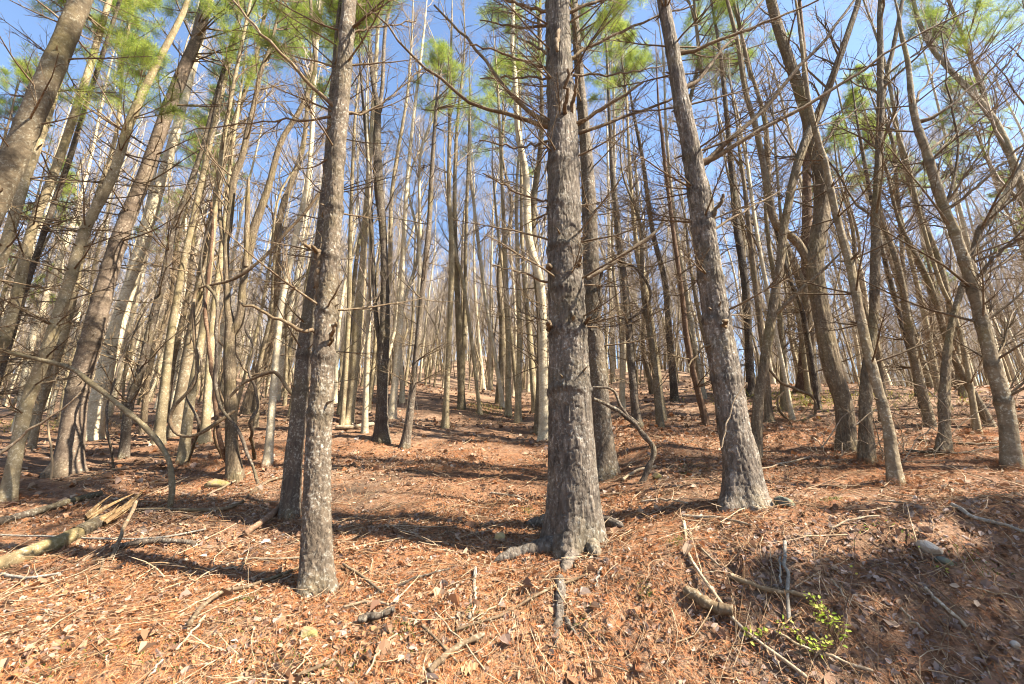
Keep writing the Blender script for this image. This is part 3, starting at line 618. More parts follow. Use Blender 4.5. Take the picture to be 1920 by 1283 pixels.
hero('hardwood_tree', 'clean pale trunk right against the dark double-stemmed tree', 'tree', [(734, 785, 16), (743, 698, 13), (750, 598, 12), (755, 497, 10), (758, 430, 9), (764, 335, 8), (774, 235, 7), (790, 100, 6)], 'pale', seg=16, ds=0.07, kind='hard', seed=21, whorl0=6, blen=1.2, brm='twig_grey')
hero('pine_tree', 'small leaning pine topped by a bright green needle tuft', 'pine tree', [(759, 840, 18), (770, 765, 14), (777, 698, 13), (784, 631, 12), (794, 530, 11), (804, 430, 10), (809, 335, 9), (818, 201, 7), (828, 120, 5)], 'dark', seg=18, ds=0.05, amp=0.002, seed=22, whorl0=1.4, blen=1.1, nbr=4, stub=0.5, crown=((819, 210), 4, 0.85), taper=0.03, tall=0.9)
hero('hardwood_tree', 'straight mossy-footed trunk standing alone in the middle clearing', 'tree', [(835, 802, 14), (839, 698, 11), (844, 598, 11), (847, 497, 11), (846, 430, 10), (842, 368, 9), (843, 235, 8), (846, 100, 6)], 'grey', seg=16, ds=0.06, kind='hard', seed=23, whorl0=5, blen=1.3, brm='twig_grey')
for k, (pts, mt, lab) in enumerate([
        ([(866, 750, 10), (871, 598, 8), (874, 430, 7), (880, 250, 6)], 'grey', 'straight thin trunk just right of the mossy-footed one'),
        ([(900, 777, 8), (883, 631, 7), (868, 530, 7), (854, 474, 6), (840, 380, 5)], 'grey', 'spindly sapling leaning left in the clearing, standing by a yellow-green tuft'),
        ([(943, 765, 9), (928, 665, 8), (911, 564, 8), (898, 463, 7), (885, 350, 6)], 'pale', 'slender bare sapling leaning left beside a straighter mossy trunk'),
        ([(953, 780, 13), (953, 665, 10), (950, 564, 10), (945, 430, 8), (941, 335, 7), (935, 200, 6)], 'grey', 'upright grey-green trunk between two left-leaning saplings'),
        ([(972, 768, 8), (958, 631, 7), (944, 520, 6), (930, 400, 5)], 'grey', 'thin left-leaning sapling right of the upright grey-green trunk'),
        ([(1004, 772, 14), (993, 631, 11), (984, 530, 9), (978, 430, 8), (978, 335, 7), (975, 200, 6)], 'grey', 'grey trunk nearest the left side of the thickest pine, curving gently')]):
    hero('hardwood_tree', lab, 'tree', pts, mt, seg=14, ds=0.08, kind='hard', seed=24 + k, whorl0=5.5, blen=1.1, nbr=3, brm='twig_grey')
hero('hardwood_tree', 'white-topped crooked tree bending left behind the thickest pine', 'tree', [(1020, 826, 19), (1018, 700, 18), (1016, 564, 18), (1009, 514, 17), (995, 463, 16), (990, 430, 15), (988, 369, 14), (985, 318, 13), (978, 285, 13), (970, 235, 12), (966, 151, 12), (960, 90, 10), (962, 40, 9), (963, 0, 8)], 'pale', seg=24, ds=0.05, kind='hard', seed=30, whorl0=6, blen=1.2, nbr=3, brm='twig_grey')
hero('pine_tree', 'pale-topped pine half hidden behind the thickest pine with green needles above', 'pine tree', [(1138, 892, 42), (1130, 800, 36), (1120, 680, 33), (1110, 560, 31), (1106, 430, 30), (1100, 300, 27), (1090, 180, 22), (1080, 60, 18)], 'lichen', seg=48, ds=0.025, amp=0.006, flare=0.5, seed=31, whorl0=1.5, blen=1.1, stub=0.8, crown=((1092, 150), 3, 0.9))
# ---- right side
hero('pine_tree', 'straight thin pine with many short bare branches right of the thickest pine', 'pine tree', [(1195, 800, 22), (1191, 765, 17), (1185, 698, 16), (1180, 631, 15), (1171, 530, 13), (1159, 430, 12), (1149, 335, 10), (1144, 240, 8), (1138, 100, 6)], 'dark', seg=18, ds=0.05, amp=0.002, seed=32, whorl0=0.9, dwh=0.5, blen=0.9, nbr=5, stub=0.3)
for k, (pts, mt, lab, kd) in enumerate([
        ([(1266, 752, 15), (1255, 631, 13), (1247, 530, 12), (1223, 430, 10), (1205, 300, 8)], 'dark', 'dark slim trunk bowed left behind the leaning bank-edge pine', 'hard'),
        ([(1239, 747, 10), (1223, 671, 9), (1212, 560, 8), (1200, 430, 7)], 'pale', 'short pale sapling tilting left near the dark bowed trunk', 'hard'),
        ([(1149, 716, 9), (1147, 600, 8), (1143, 480, 7), (1140, 330, 6)], 'pale', 'far pale trunk seen just right of the half hidden pine', 'hard'),
        ([(1325, 797, 13), (1300, 698, 11), (1287, 631, 11), (1280, 564, 10), (1262, 430, 9), (1246, 300, 8)], 'red', 'orange-brown thin trunk left of the leaning bank-edge pine', 'pine'),
        ([(1408, 745, 18), (1404, 650, 16), (1400, 560, 16), (1390, 480, 15), (1382, 430, 14), (1370, 300, 12), (1356, 150, 10)], 'dark', 'orange-tinged trunk behind the bank-edge pine, thick with side twigs', 'pine'),
        ([(1442, 790, 17), (1436, 700, 13), (1425, 600, 12), (1410, 480, 11), (1396, 350, 9)], 'furrow', 'brown trunk with swollen foot right of the slanting grey stem', 'hard'),
        ([(1486, 788, 10), (1470, 698, 9), (1456, 631, 9), (1436, 530, 9), (1418, 430, 8), (1400, 300, 7)], 'pale', 'pale crooked sapling rising from the looping vine', 'hard'),
        ([(1510, 735, 34), (1510, 660, 27), (1511, 560, 23), (1513, 430, 20), (1512, 300, 17), (1510, 150, 14)], 'red', 'far thick reddish pine trunk left of the big curved hardwood', 'pine'),
        ([(1534, 768, 13), (1521, 665, 10), (1503, 580, 9), (1478, 514, 8), (1455, 430, 7)], 'dark', 'thin dark stem leaning left across the far reddish trunk', 'pine'),
        ([(1833, 815, 16), (1815, 698, 12), (1801, 631, 11), (1786, 580, 10), (1763, 530, 10), (1732, 430, 9), (1700, 300, 8)], 'grey', 'thin grey-gold trunk leaning left behind the ringed pine', 'pine'),
        ([(1729, 766, 12), (1719, 698, 12), (1697, 631, 11), (1680, 564, 10), (1662, 497, 10), (1645, 430, 9), (1620, 300, 8)], 'dark', 'leaning slim pine with sunlit edge between the knobbly stems', 'pine'),
        ([(1722, 745, 12), (1710, 650, 11), (1699, 560, 10), (1688, 430, 9), (1676, 280, 8)], 'furrow', 'brown trunk running close beside the sunlit-edge slim pine', 'hard')]):
    hero('pine_tree' if kd == 'pine' else 'hardwood_tree', lab, 'tree', pts, mt, seg=16, ds=0.06, amp=0.002, kind=kd, seed=40 + k, whorl0=0.8 if kd == 'pine' else 3.5, blen=1.0, nbr=4, stub=0.4)
hero('hardwood_tree', 'slanting rough grey stem leaning right across its neighbours, smooth and bare', 'tree',
     [(1417, 868, 24), (1421, 765, 21), (1431, 698, 20), (1441, 631, 20), (1451, 564, 19), (1462, 497, 18), (1469, 430, 18), (1475, 400, 18), (1488, 335, 19), (1509, 268, 20), (1533, 218, 19), (1553, 168, 17), (1577, 100, 15), (1600, 33, 14), (1610, 0, 13)], 'furrow', seg=36, ds=0.03, amp=0.004, flare=0.3, kind='hard', seed=60, whorl0=4, blen=1.1, nbr=3,
     stems=[[(1450, 590, 10), (1470, 575, 9, -0.1), (1500, 545, 8, -0.2), (1540, 510, 6, -0.3), (1580, 470, 4, -0.4, 1)]])
hero('hardwood_tree', 'big curved hardwood with finely furrowed bark, forking into two thick limbs', 'tree',
     [(1587, 845, 44), (1586, 800, 40), (1580, 750, 38), (1562, 698, 38), (1548, 631, 38), (1536, 564, 35), (1527, 497, 36), (1535, 440, 34), (1542, 390, 32), (1536, 318, 30), (1520, 240, 29), (1498, 168, 27), (1481, 117, 26), (1464, 67, 25), (1448, 10, 24)], 'furrow', seg=72, ds=0.018, amp=0.006, flare=0.3, kind='hard', seed=61, whorl0=4, blen=1.4, nbr=4, cell=0.03, celz=0.2,
     stems=[[(1522, 500, 20), (1505, 470, 18), (1491, 450, 17), (1454, 419, 15), (1441, 369, 14), (1427, 285, 13), (1414, 228, 12), (1397, 168, 11), (1384, 84, 10), (1370, 27, 9)]])
hero('pine_tree', 'mottled pine stem crossing in front of the twisted brown stem, foot swollen', 'pine tree',
     [(1681, 908, 33), (1672, 850, 28), (1665, 799, 24), (1647, 732, 21), (1625, 650, 20), (1607, 564, 18), (1594, 497, 17), (1575, 430, 15), (1562, 380, 14), (1548, 310, 13), (1533, 260, 12), (1515, 180, 10), (1500, 60, 8)], 'pine_smooth', seg=40, ds=0.025, amp=0.004, flare=0.3, seed=62, whorl0=0.9, dwh=0.5, blen=1.0, nbr=4, stub=0.9, twigs=7, knobs=0.1)
hero('hardwood_tree', 'twisted brown vine-like stem with a knobbly swollen foot and high fork', 'tree',
     [(1626, 868, 33), (1623, 800, 26), (1623, 765, 25), (1627, 698, 26), (1634, 640, 19), (1638, 598, 19), (1640, 530, 22), (1642, 430, 20), (1641, 400, 18), (1645, 335, 16), (1651, 235, 17), (1651, 134, 14), (1650, 33, 12), (1651, 0, 11)], 'furrow', seg=40, ds=0.025, amp=0.006, flare=0.3, kind='hard', seed=63, whorl0=3.5, blen=1.2, knobs=0.18, stems=[[(1652, 200, 12), (1665, 134, 11), (1676, 84, 10), (1689, 17, 9)]])
hero('hardwood_tree', 'gnarled short-boled tree whose dark upper stem leans right behind the ringed pine', 'tree',
     [(1769, 850, 28), (1771, 800, 22), (1770, 765, 24), (1773, 698, 20), (1780, 631, 15), (1796, 564, 14), (1818, 500, 15), (1838, 430, 16), (1850, 419, 16), (1877, 379, 16), (1903, 335, 15), (1925, 290, 14)], 'furrow', seg=36, ds=0.03, amp=0.005, kind='hard', seed=64, whorl0=2.5, blen=1.2, knobs=0.18, nbr=3)
hero('pine_tree', 'mottled ringed pine on the right with many rising bare branches', 'pine tree',
     [(1897, 880, 42), (1892, 820, 38), (1884, 765, 37), (1865, 698, 34), (1848, 631, 31), (1831, 564, 29), (1811, 497, 26), (1788, 430, 24), (1774, 400, 23), (1752, 335, 22), (1737, 285, 20), (1719, 235, 17), (1709, 184, 14), (1702, 117, 11), (1689, 60, 9)], 'pine_smooth', seg=60, ds=0.02, amp=0.004, flare=0.3, whorl0=0.8, dwh=0.42, blen=1.5, nbr=5, stub=0.5, separate=True, seed=65, bias=R_(20), upb=0.6, band=0.45, swell=0.16, twigs=16, taper=0.02,
     extra=[([(1776, 395), (1830, 350), (1920, 272)], -0.2, 10, 6, 6), ([(1774, 392), (1796, 285), (1780, 170), (1765, 60)], 0.1, 8, 4, 8), ([(1728, 228), (1783, 198), (1917, 77)], -0.2, 9, 4, 10), ([(1832, 520), (1866, 480), (1920, 448)], -0.2, 11, 7, 4), ([(1742, 285), (1800, 230), (1880, 130), (1915, 80)], 0.3, 8, 4, 10), ([(1715, 190), (1760, 120), (1800, 20)], 0.2, 7, 3, 10)])

# ---------------------------------------------------------------- vines, bent saplings and loops, traced in place
def vine(name, label, cat, pts, Dp, w, mat, k=8, seed=0, group=None, wob=0.011, ground_ends=(), n=70):
    """pts (px,py[,depth offset]); Dp = distance of the thing it hangs on"""
    Q = []
    for i, p in enumerate(pts):
        if i in ground_ends:
            q = on_ground(p[0], p[1]); q[2] -= 0.03; Q.append(q)
        else: Q.append(on_plane(p[0], p[1], Dp + (p[2] if len(p) > 2 else 0)))
    Q = np.array(Q); base = Q[np.argmin(Q[:, 2])].copy()
    L = smooth_line(Q - base, n, wob, seed); w0, w1 = (w if isinstance(w, tuple) else (w, w))
    r = np.linspace(px2m(w0, Q[0]), px2m(w1, Q[-1]), n) / 2 * (1 + 0.10 * np.sin(np.linspace(0, 40, n) + seed) + 0.35 * (vnoise(np.linspace(0, n / 2.5, n), 0.5 + seed, 51) - 0.5))
    B = Bag(); B.add(*ptube(L, r, k)); o = B.build(name, M[mat]); o.location = base
    return tag(o, label, cat, group)
D13 = on_ground(441, 898)[1]
for k, (lab, pts, ww, mt) in enumerate([
        ('thin dark vine wriggling up the pinkish-grey slim trunk', [(352, 868), (372, 800), (350, 740), (375, 690), (360, 620), (385, 560), (378, 480), (400, 400)], (6, 4), 'dark'),
        ('crooked dark stem kinking between the shaggy forked tree and pale-yellow trunk', [(478, 860), (470, 800), (485, 760), (468, 700), (474, 650), (462, 610), (478, 560)], (8, 4), 'dark'),
        ('slack vine sagging from the shaggy forked tree toward the pale-yellow trunk', [(436, 640), (455, 690), (480, 705), (505, 680), (518, 620)], (4, 3), 'branch'),
        ('hooked vine drooping to the ground left of the coiled brown vine', [(215, 880), (203, 820), (200, 770), (215, 715), (235, 660), (262, 600), (285, 560)], (6, 4), 'dark'),
        ('twisted thin vine hanging beside the upright dark-red vine stem', [(418, 860), (400, 810), (425, 770), (408, 720), (422, 670), (408, 620), (420, 560), (410, 480)], (5, 4), 'branch')]):
    vine('hanging_vine', lab, 'vine', pts, D13 - 0.15 + 0.12 * k, ww, mt, seed=30 + k, wob=0.02, ground_ends=(0,) if k in (0, 1, 3, 4) else ())
D2 = on_ground(594, 1102)[1]; D3 = on_ground(545, 972)[1]
vine('hanging_vine', 'thick brown vine swinging in a wide loop left of the shaggy forked tree', 'vine', [(600, 360), (575, 395), (543, 430), (483, 494), (436, 524), (395, 535), (369, 544), (362, 571), (366, 640), (369, 705), (355, 732), (325, 765), (318, 792), (335, 815), (369, 815), (412, 789), (440, 770, 0.1)], D13 - 0.25, (6, 8), 'branch', seed=1)
vine('hanging_vine', 'grey twisting vine running from the loop down to the slim scarred pine', 'vine', [(389, 537), (407, 564), (405, 618), (407, 665), (404, 715), (416, 765), (449, 815), (469, 860), (489, 913), (523, 943), (563, 987)], D13 - 0.35, (7, 9), 'dark', seed=2, ground_ends=(10,))
vine('hanging_vine', 'upright dark-red vine stem with peeling bark beside the shaggy forked tree', 'vine', [(395, 380), (398, 430), (394, 500), (385, 581), (390, 648), (402, 725), (405, 782), (415, 832), (432, 882)], D13 - 0.1, (6, 10), 'red', seed=3, ground_ends=(8,))
vine('arching_branch', 'brown branch arching over like a bow between two left trunks', 'branch', [(428, 748), (440, 735), (462, 715), (509, 698), (524, 705), (536, 725), (552, 740), (572, 748)], D13 - 0.3, (6, 9), 'branch', seed=4, n=40)
vine('bent_sapling', 'pale arched sapling bending from the ground up and out past the left trunks', 'sapling', [(318, 952), (323, 910), (315, 860), (280, 810), (230, 765), (170, 718), (130, 690), (60, 672), (0, 657), (-60, 650)], on_ground(318, 952)[1], (15, 11), 'grey', seed=5, ground_ends=(0,), wob=0.004)
vine('bent_sapling', 'dry thin stem sprouting at the foot of the big reddish-brown pine', 'sapling', [(96, 900), (98, 850), (90, 790), (100, 720), (104, 640), (98, 560)], on_ground(96, 900)[1], (6, 3), 'twig', seed=6, ground_ends=(0,))
vine('leaning_branch', 'pale dead branch leaning up to the right across the left foreground', 'branch', [(-20, 868), (45, 815), (90, 785), (130, 755), (152, 735)], 4.9, (9, 4), 'deadwood', seed=7, n=30)
vine('crooked_branch', 'dark crooked branch reaching from the ground to the half hidden pine', 'branch', [(1202, 906), (1222, 862), (1222, 835), (1195, 800), (1180, 785), (1150, 765), (1113, 748)], on_ground(1202, 906)[1], (14, 7), 'dark', seed=8, ground_ends=(0,), n=40)
vine('crooked_branch', 'slim dark fork rising behind the half hidden pine', 'branch', [(1195, 795), (1165, 765), (1150, 733), (1112, 726)], on_ground(1202, 906)[1] + 0.05, (8, 4), 'dark', seed=9, n=30)
vine('curved_branch', 'pale broken limb sweeping up right from beside the thickest pine', 'branch', [(1100, 522), (1143, 497), (1170, 475), (1193, 460), (1233, 430), (1250, 395)], on_ground(1138, 892)[1] - 0.3, (9, 6), 'deadwood', seed=10, n=30)
vine('curved_branch', 'dark branch hooking up beside the half hidden pine', 'branch', [(1108, 620), (1122, 590), (1126, 560), (1126, 530), (1130, 500)], on_ground(1138, 892)[1] - 0.25, (8, 6), 'dark', seed=11, n=30)
vine('looping_vine', 'thin dark vine curling in a hoop beside the straight thin pine', 'vine', [(1150, 478), (1163, 490), (1190, 502), (1206, 520), (1220, 547), (1213, 574), (1195, 590), (1176, 598), (1160, 595)], on_ground(1195, 800)[1] - 0.1, (6, 5), 'dark', seed=12, n=50)
vine('looping_vine', 'low hoop of woody vine lying by the pale crooked sapling', 'vine', [(1440, 690), (1462, 715), (1488, 728), (1521, 745), (1530, 765), (1515, 785), (1488, 790), (1465, 775), (1458, 750), (1470, 735)], on_ground(1486, 788)[1] - 0.15, (6, 5), 'branch', seed=13, n=60)
vine('looping_vine', 'pale thin cane arching beside the leaning bank-edge pine', 'vine', [(1400, 718), (1380, 745), (1365, 790), (1352, 840)], on_ground(1394, 950)[1] - 0.25, (3, 3), 'deadwood', seed=14, n=30)
for k, (pts) in enumerate([[(1640, 720), (1690, 715), (1740, 730), (1775, 765), (1778, 790)], [(1600, 800), (1650, 770), (1720, 790), (1790, 830)], [(1690, 870), (1725, 820), (1770, 790), (1830, 785)], [(1740, 860), (1800, 800), (1850, 760), (1880, 700)], [(1540, 840), (1600, 770), (1660, 800), (1700, 850)], [(1660, 860), (1640, 800), (1615, 740), (1600, 690)]]):
    vine('dry_cane', 'thin arching dry cane in the thicket among the knobbly right stems', 'cane', pts, 5.6 + 0.15 * k, (3, 2), 'deadwood', k=5, seed=20 + k, group='dry canes in the right thicket', n=30)

# ---------------------------------------------------------------- background forest: tree kinds, shared meshes
def make_trunk(g, H, r0, bend, seg=9, n=26, fork=False):
    z = np.linspace(0, 1, n); t = np.stack([np.interp(z, np.linspace(0, 1, 6), g.normal(size=6) * bend), np.interp(z, np.linspace(0, 1, 6), g.normal(size=6) * bend), z * H], 1)
    t[:, :2] -= t[0, :2]; t = smooth_line(t[::5] if n > 12 else t, n); t[0, 2] = -0.4
    r = r0 * (1 - z) ** 0.8 + 0.006; r = r * (1 + 0.5 * np.exp(-np.maximum(t[:, 2], 0) / 0.25))
    return t, r

def fine(level_bag, P, Rr, g, a, b, L, kk=3, rmin=0.0016):
    p2, r2 = spawn(P, Rr, a, 0.2, 0.98, 0.65, L, 0.07, 0.2, 4, 0.006, g, rmin=rmin); level_bag.add(*tubes(p2, r2, 3))
    p3, r3 = spawn(p2, r2, b, 0.25, 0.98, 0.6, L * 0.5, 0.05, 0.22, 3, 0.005, g, rmin=rmin * 0.8); level_bag.add(*tubes(p3, r3, 3))

KIND = {'grey': [], 'pale': [], 'pine': [], 'sapling': [], 'snag': []}
for i in range(5):
    g = np.random.default_rng(300 + i); H = g.uniform(13, 18); t, r = make_trunk(g, H, g.uniform(0.06, 0.11), 0.22)
    for mt in ('grey', 'pale'):
        B = Bag(); B.add(*tubes(t[None], r[None], 10)); tm = B.mesh('trunk', M[mt]); KIND[mt].append([tm])
    C = Bag(); i0 = int(26 * g.uniform(0.16, 0.30)); P = t[None, i0:]; Rr = r[None, i0:]
    p1, r1 = spawn(P, Rr, 30, 0.0, 0.98, 0.62, 2.6, 0.13, 0.13, 6, 0.022, g, 0.2, 0.5, 0.005); C.add(*tubes(p1, r1, 4))
    fine(C, p1, r1, g, 13, 5, 0.95, rmin=0.0013)
    cm = C.mesh('crown', M['twig_grey'])
    KIND['grey'][-1] += [cm]; KIND['pale'][-1] += [cm]
for i in range(4):
    g = np.random.default_rng(400 + i); H = g.uniform(9, 14); t, r = make_trunk(g, H, g.uniform(0.07, 0.10), 0.09)
    B = Bag(); B.add(*tubes(t[None], r[None], 10)); tm = B.mesh('trunk', M[('pine_smooth', 'grey', 'furrow', 'pine_smooth')[i]])
    C = Bag(); P = t[None, 2:22]; Rr = r[None, 2:22]
    p1, r1 = spawn(P, Rr, 90, 0.02, 0.99, 1.15, 1.6, 0.05, 0.1, 6, 0.012, g, 0.25, 0.2, 0.005); C.add(*tubes(p1, r1, 4))
    fine(C, p1, r1, g, 7, 2, 0.42, rmin=0.0014)
    KIND['pine'].append([tm, C.mesh('dead_branches', M['twig']), H, t]); KIND['snag'].append(KIND['pine'][-1])
for i in range(3):
    g = np.random.default_rng(500 + i); H = g.uniform(6, 9); t, r = make_trunk(g, H, g.uniform(0.035, 0.055), 0.22)
    B = Bag(); B.add(*tubes(t[None], r[None], 7)); tm = B.mesh('trunk', M['grey'])
    C = Bag(); P = t[None, 3:]; Rr = r[None, 3:]
    p1, r1 = spawn(P, Rr, 34, 0.0, 0.98, 0.6, 1.6, 0.1, 0.14, 5, 0.012, g, 0.25, 0.5, 0.004); C.add(*tubes(p1, r1, 3)); fine(C, p1, r1, g, 7, 4, 0.55, rmin=0.0014)
    KIND['sapling'].append([tm, C.mesh('crown', M['twig_grey'])])

INFO = {'grey': ('hardwood_tree', 'slender bare hardwood with grey bark on the leafy slope behind', 'tree', 'grey hardwoods on the slope'),
        'pale': ('hardwood_tree', 'slender bare hardwood with pale almost white bark on the leafy slope behind', 'tree', 'pale hardwoods on the slope'),
        'pine': ('pine_tree', 'thin slope pine with dead spoke branches below a green top', 'pine tree', 'thin pines on the slope'),
        'snag': ('dead_pine', 'thin dead slope pine bristling with bare spoke branches and no green', 'pine tree', 'dead thin pines on the slope'),
        'sapling': ('sapling_tree', 'thin bare sapling under the slope hardwoods', 'sapling', 'bare saplings on the slope')}
def place(kind, i, x, y, sc, g, hs=1.0, crown_sc=1.0):
    nm, lab, cat, grp = INFO[kind]; v = KIND[kind][i % len(KIND[kind])]
    adj = 'stout ' if sc > 1.05 else ('short spindly ' if sc < 0.86 else '')
    o = empty(nm, (x, y, float(hgt(x, y, False)) - 0.03)); tag(o, adj + (lab.replace('slender ', '').replace('thin ', '') if adj else lab), cat, adj + grp)
    o.rotation_euler = (g.normal() * 0.03, g.normal() * 0.03, g.uniform(0, 6.28)); o.scale = (sc, sc, sc * hs)
    a = link('trunk', v[0], o); b = link(v[1].name.split('.')[0], v[1], o); b['kind'] = 'stuff'
    if kind == 'pine':
        ci = (0, 2, 1, 3)[i % 4]; zt = v[3][20]; add_crown(o, zt - np.array([0, 0, 0.3]), ci, 0.85 * crown_sc)
    return o

g = np.random.default_rng(77)
taken = list(HERO_XY)
def free(x, y, d):
    return all((x - a) ** 2 + (y - b) ** 2 > d * d for a, b in taken)
# pines whose green tops the photograph shows: (px, py of the tuft centre), distance
for k, (px, py, D) in enumerate([(110, 400, 15.0), (60, 210, 12.0), (410, 300, 14.0), (480, 60, 11.0), (1000, 40, 12.0), (1180, 100, 10.5), (1690, 330, 13.0), (1880, 260, 10.5), (1760, 520, 23.0), (1620, 200, 12.0), (1400, 60, 12.5), (940, 240, 17.0), (1560, 330, 17.0), (270, 70, 12.0), (1830, 60, 9.5), (1900, 420, 15.0), (290, 430, 21.0), (20, 500, 22.0), (570, 90, 14.0), (1270, 60, 13.5)]):
    q = on_plane(px, py, D); i = k % 4; H = KIND['pine'][i][2]; z0 = float(hgt(q[0], D, False))
    sc = (q[2] - z0) / (H * 0.88); taken.append((q[0], D)); place('pine', i, q[0], D, min(max(sc, 0.55), 1.6), g)
# dead spoke-branched pines close behind the front row
for k, (px, py, sc) in enumerate([(60, 840, .7), (112, 800, .8), (268, 815, .75), (335, 800, .7), (480, 800, .7), (690, 770, .75), (1100, 770, .7), (1238, 800, .75), (1362, 775, .7), (1470, 770, .8), (1655, 790, .7), (1745, 800, .75), (1860, 800, .7)]):
    q = on_ground(px, py)
    if not free(q[0], q[1], 0.4): continue
    taken.append((q[0], q[1])); place('snag', k, q[0], q[1], sc, g, g.uniform(0.9, 1.15))
cnt = {'grey': 0, 'pale': 0, 'pine': 0, 'sapling': 0, 'snag': 0}; tries = 0
want = 330
while sum(cnt.values()) < want and tries < 20000:
    tries += 1
    y = 10.5 + 26 * g.random() ** 0.8; x = g.uniform(-1.22, 1.22) * (y + 1)
    if abs(x + 0.1 * y * 0) < 2.2 and y < 13 and g.random() < 0.8: continue      # the open patch behind the bank
    if not free(x, y, 0.75): continue
    taken.append((x, y)); k = g.choice(['grey', 'pale', 'pine', 'sapling', 'snag'], p=[0.21, 0.44, 0.03, 0.25, 0.07])
    cnt[k] += 1; place(k, int(g.integers(0, 100)), x, y, g.uniform(0.65, 1.12), g, g.uniform(0.9, 1.25))
# the wood goes on to the right of the frame, towards the sun: these trees shade the bank
for k, (x, y, sc, cs) in enumerate([(6.4, 2.3, 0.54, 0.95), (8.8, 2.3, 0.60, 1.0), (7.6, 0.6, 0.58, 0.9), (10.5, 0.6, 0.8, 1.0)]):
    taken.append((x, y)); place('pine', k, x, y, sc, g, 1.0, cs)
for k, (x, y) in enumerate([(12.5, 3.4), (15.0, 6.5), (11.5, 8.2), (17, 10.5), (14, -2.0), (19, 3.0)]):
    taken.append((x, y)); place('grey', k, x, y, g.uniform(0.85, 1.1), g)
for k in range(12):
    y = g.uniform(0, 12); x = -(max(1.22 * y, 0) + 4.0 + 10 * g.random())
    if not free(x, y, 1.1): continue
    taken.append((x, y)); place(g.choice(['pine', 'grey']), k, x, y, g.uniform(0.85, 1.15), g)

# far wood on and beyond the crest: one mass of many small trees
def far_wood():
    g = np.random.default_rng(900); root = empty('far_wood', (0, 60, float(hgt(0, 60, False)))); tag(root, 'far bare grey wood filling the crest of the slope', 'wood', kind='stuff')
    for vi in range(8):
        sap = vi >= 5; n = 230 if not sap else 520; y = (33 + 75 * g.random(n)) if not sap else (20 + 60 * g.random(n)); x = g.uniform(-1.25, 1.25, n) * y; z = hgt(x, y, False) - 0.1
        me = bpy.data.meshes.new('tree_mass'); me.from_pydata(np.stack([x, y - 60, z - root.location.z], -1).tolist(), [], [])
        o = link('tree_mass', me, root); o['kind'] = 'stuff'
        ng = bpy.data.node_groups.new('tree_mass', 'GeometryNodeTree'); ng.interface.new_socket('Geometry', in_out='INPUT', socket_type='NodeSocketGeometry'); ng.interface.new_socket('Geometry', in_out='OUTPUT', socket_type='NodeSocketGeometry')
        gi, go = ng.nodes.new('NodeGroupInput'), ng.nodes.new('NodeGroupOutput'); jn = ng.nodes.new('GeometryNodeJoinGeometry')
        mes = KIND['sapling'][vi - 5][:2] if sap else (KIND['grey' if vi % 2 else 'pale'][vi][0], KIND['grey'][vi][1])
        for me_ in mes:
            ob = [q for q in bpy.data.objects if q.data == me_][0]; oi = ng.nodes.new('GeometryNodeObjectInfo'); oi.inputs['Object'].default_value = ob; oi.transform_space = 'ORIGINAL'; ng.links.new(oi.outputs['Geometry'], jn.inputs[0])
        ip = ng.nodes.new('GeometryNodeInstanceOnPoints'); ng.links.new(gi.outputs[0], ip.inputs['Points']); ng.links.new(jn.outputs[0], ip.inputs['Instance'])
        rv = ng.nodes.new('FunctionNodeRandomValue'); rv.data_type = 'FLOAT_VECTOR'; rv.inputs[0].default_value = (-0.04, -0.04, 0); rv.inputs[1].default_value = (0.04, 0.04, 6.28); ng.links.new(rv.outputs[0], ip.inputs['Rotation'])
        rs = ng.nodes.new('FunctionNodeRandomValue'); rs.data_type = 'FLOAT'; rs.inputs[2].default_value = 0.5; rs.inputs[3].default_value = 1.1 if sap else 1.0; ng.links.new(rs.outputs[1], ip.inputs['Scale'])
        ng.links.new(ip.outputs[0], go.inputs[0]); md = o.modifiers.new('tree_mass', 'NODES'); md.node_group = ng
far_wood()

# ---------------------------------------------------------------- forest floor litter
def normal_at(x, y):
    e = 0.04; hx = (hgt(x + e, y) - hgt(x - e, y)) / (2 * e); hy = (hgt(x, y + e) - hgt(x, y - e)) / (2 * e)
    return nrm(np.stack([-hx, -hy, np.ones_like(hx)], -1))

def litter_xy(n, r0, r1, g, half=58):
    r = g.uniform(r0, r1, n); a = g.uniform(-R_(half), R_(half), n); return r * np.sin(a), r * np.cos(a)

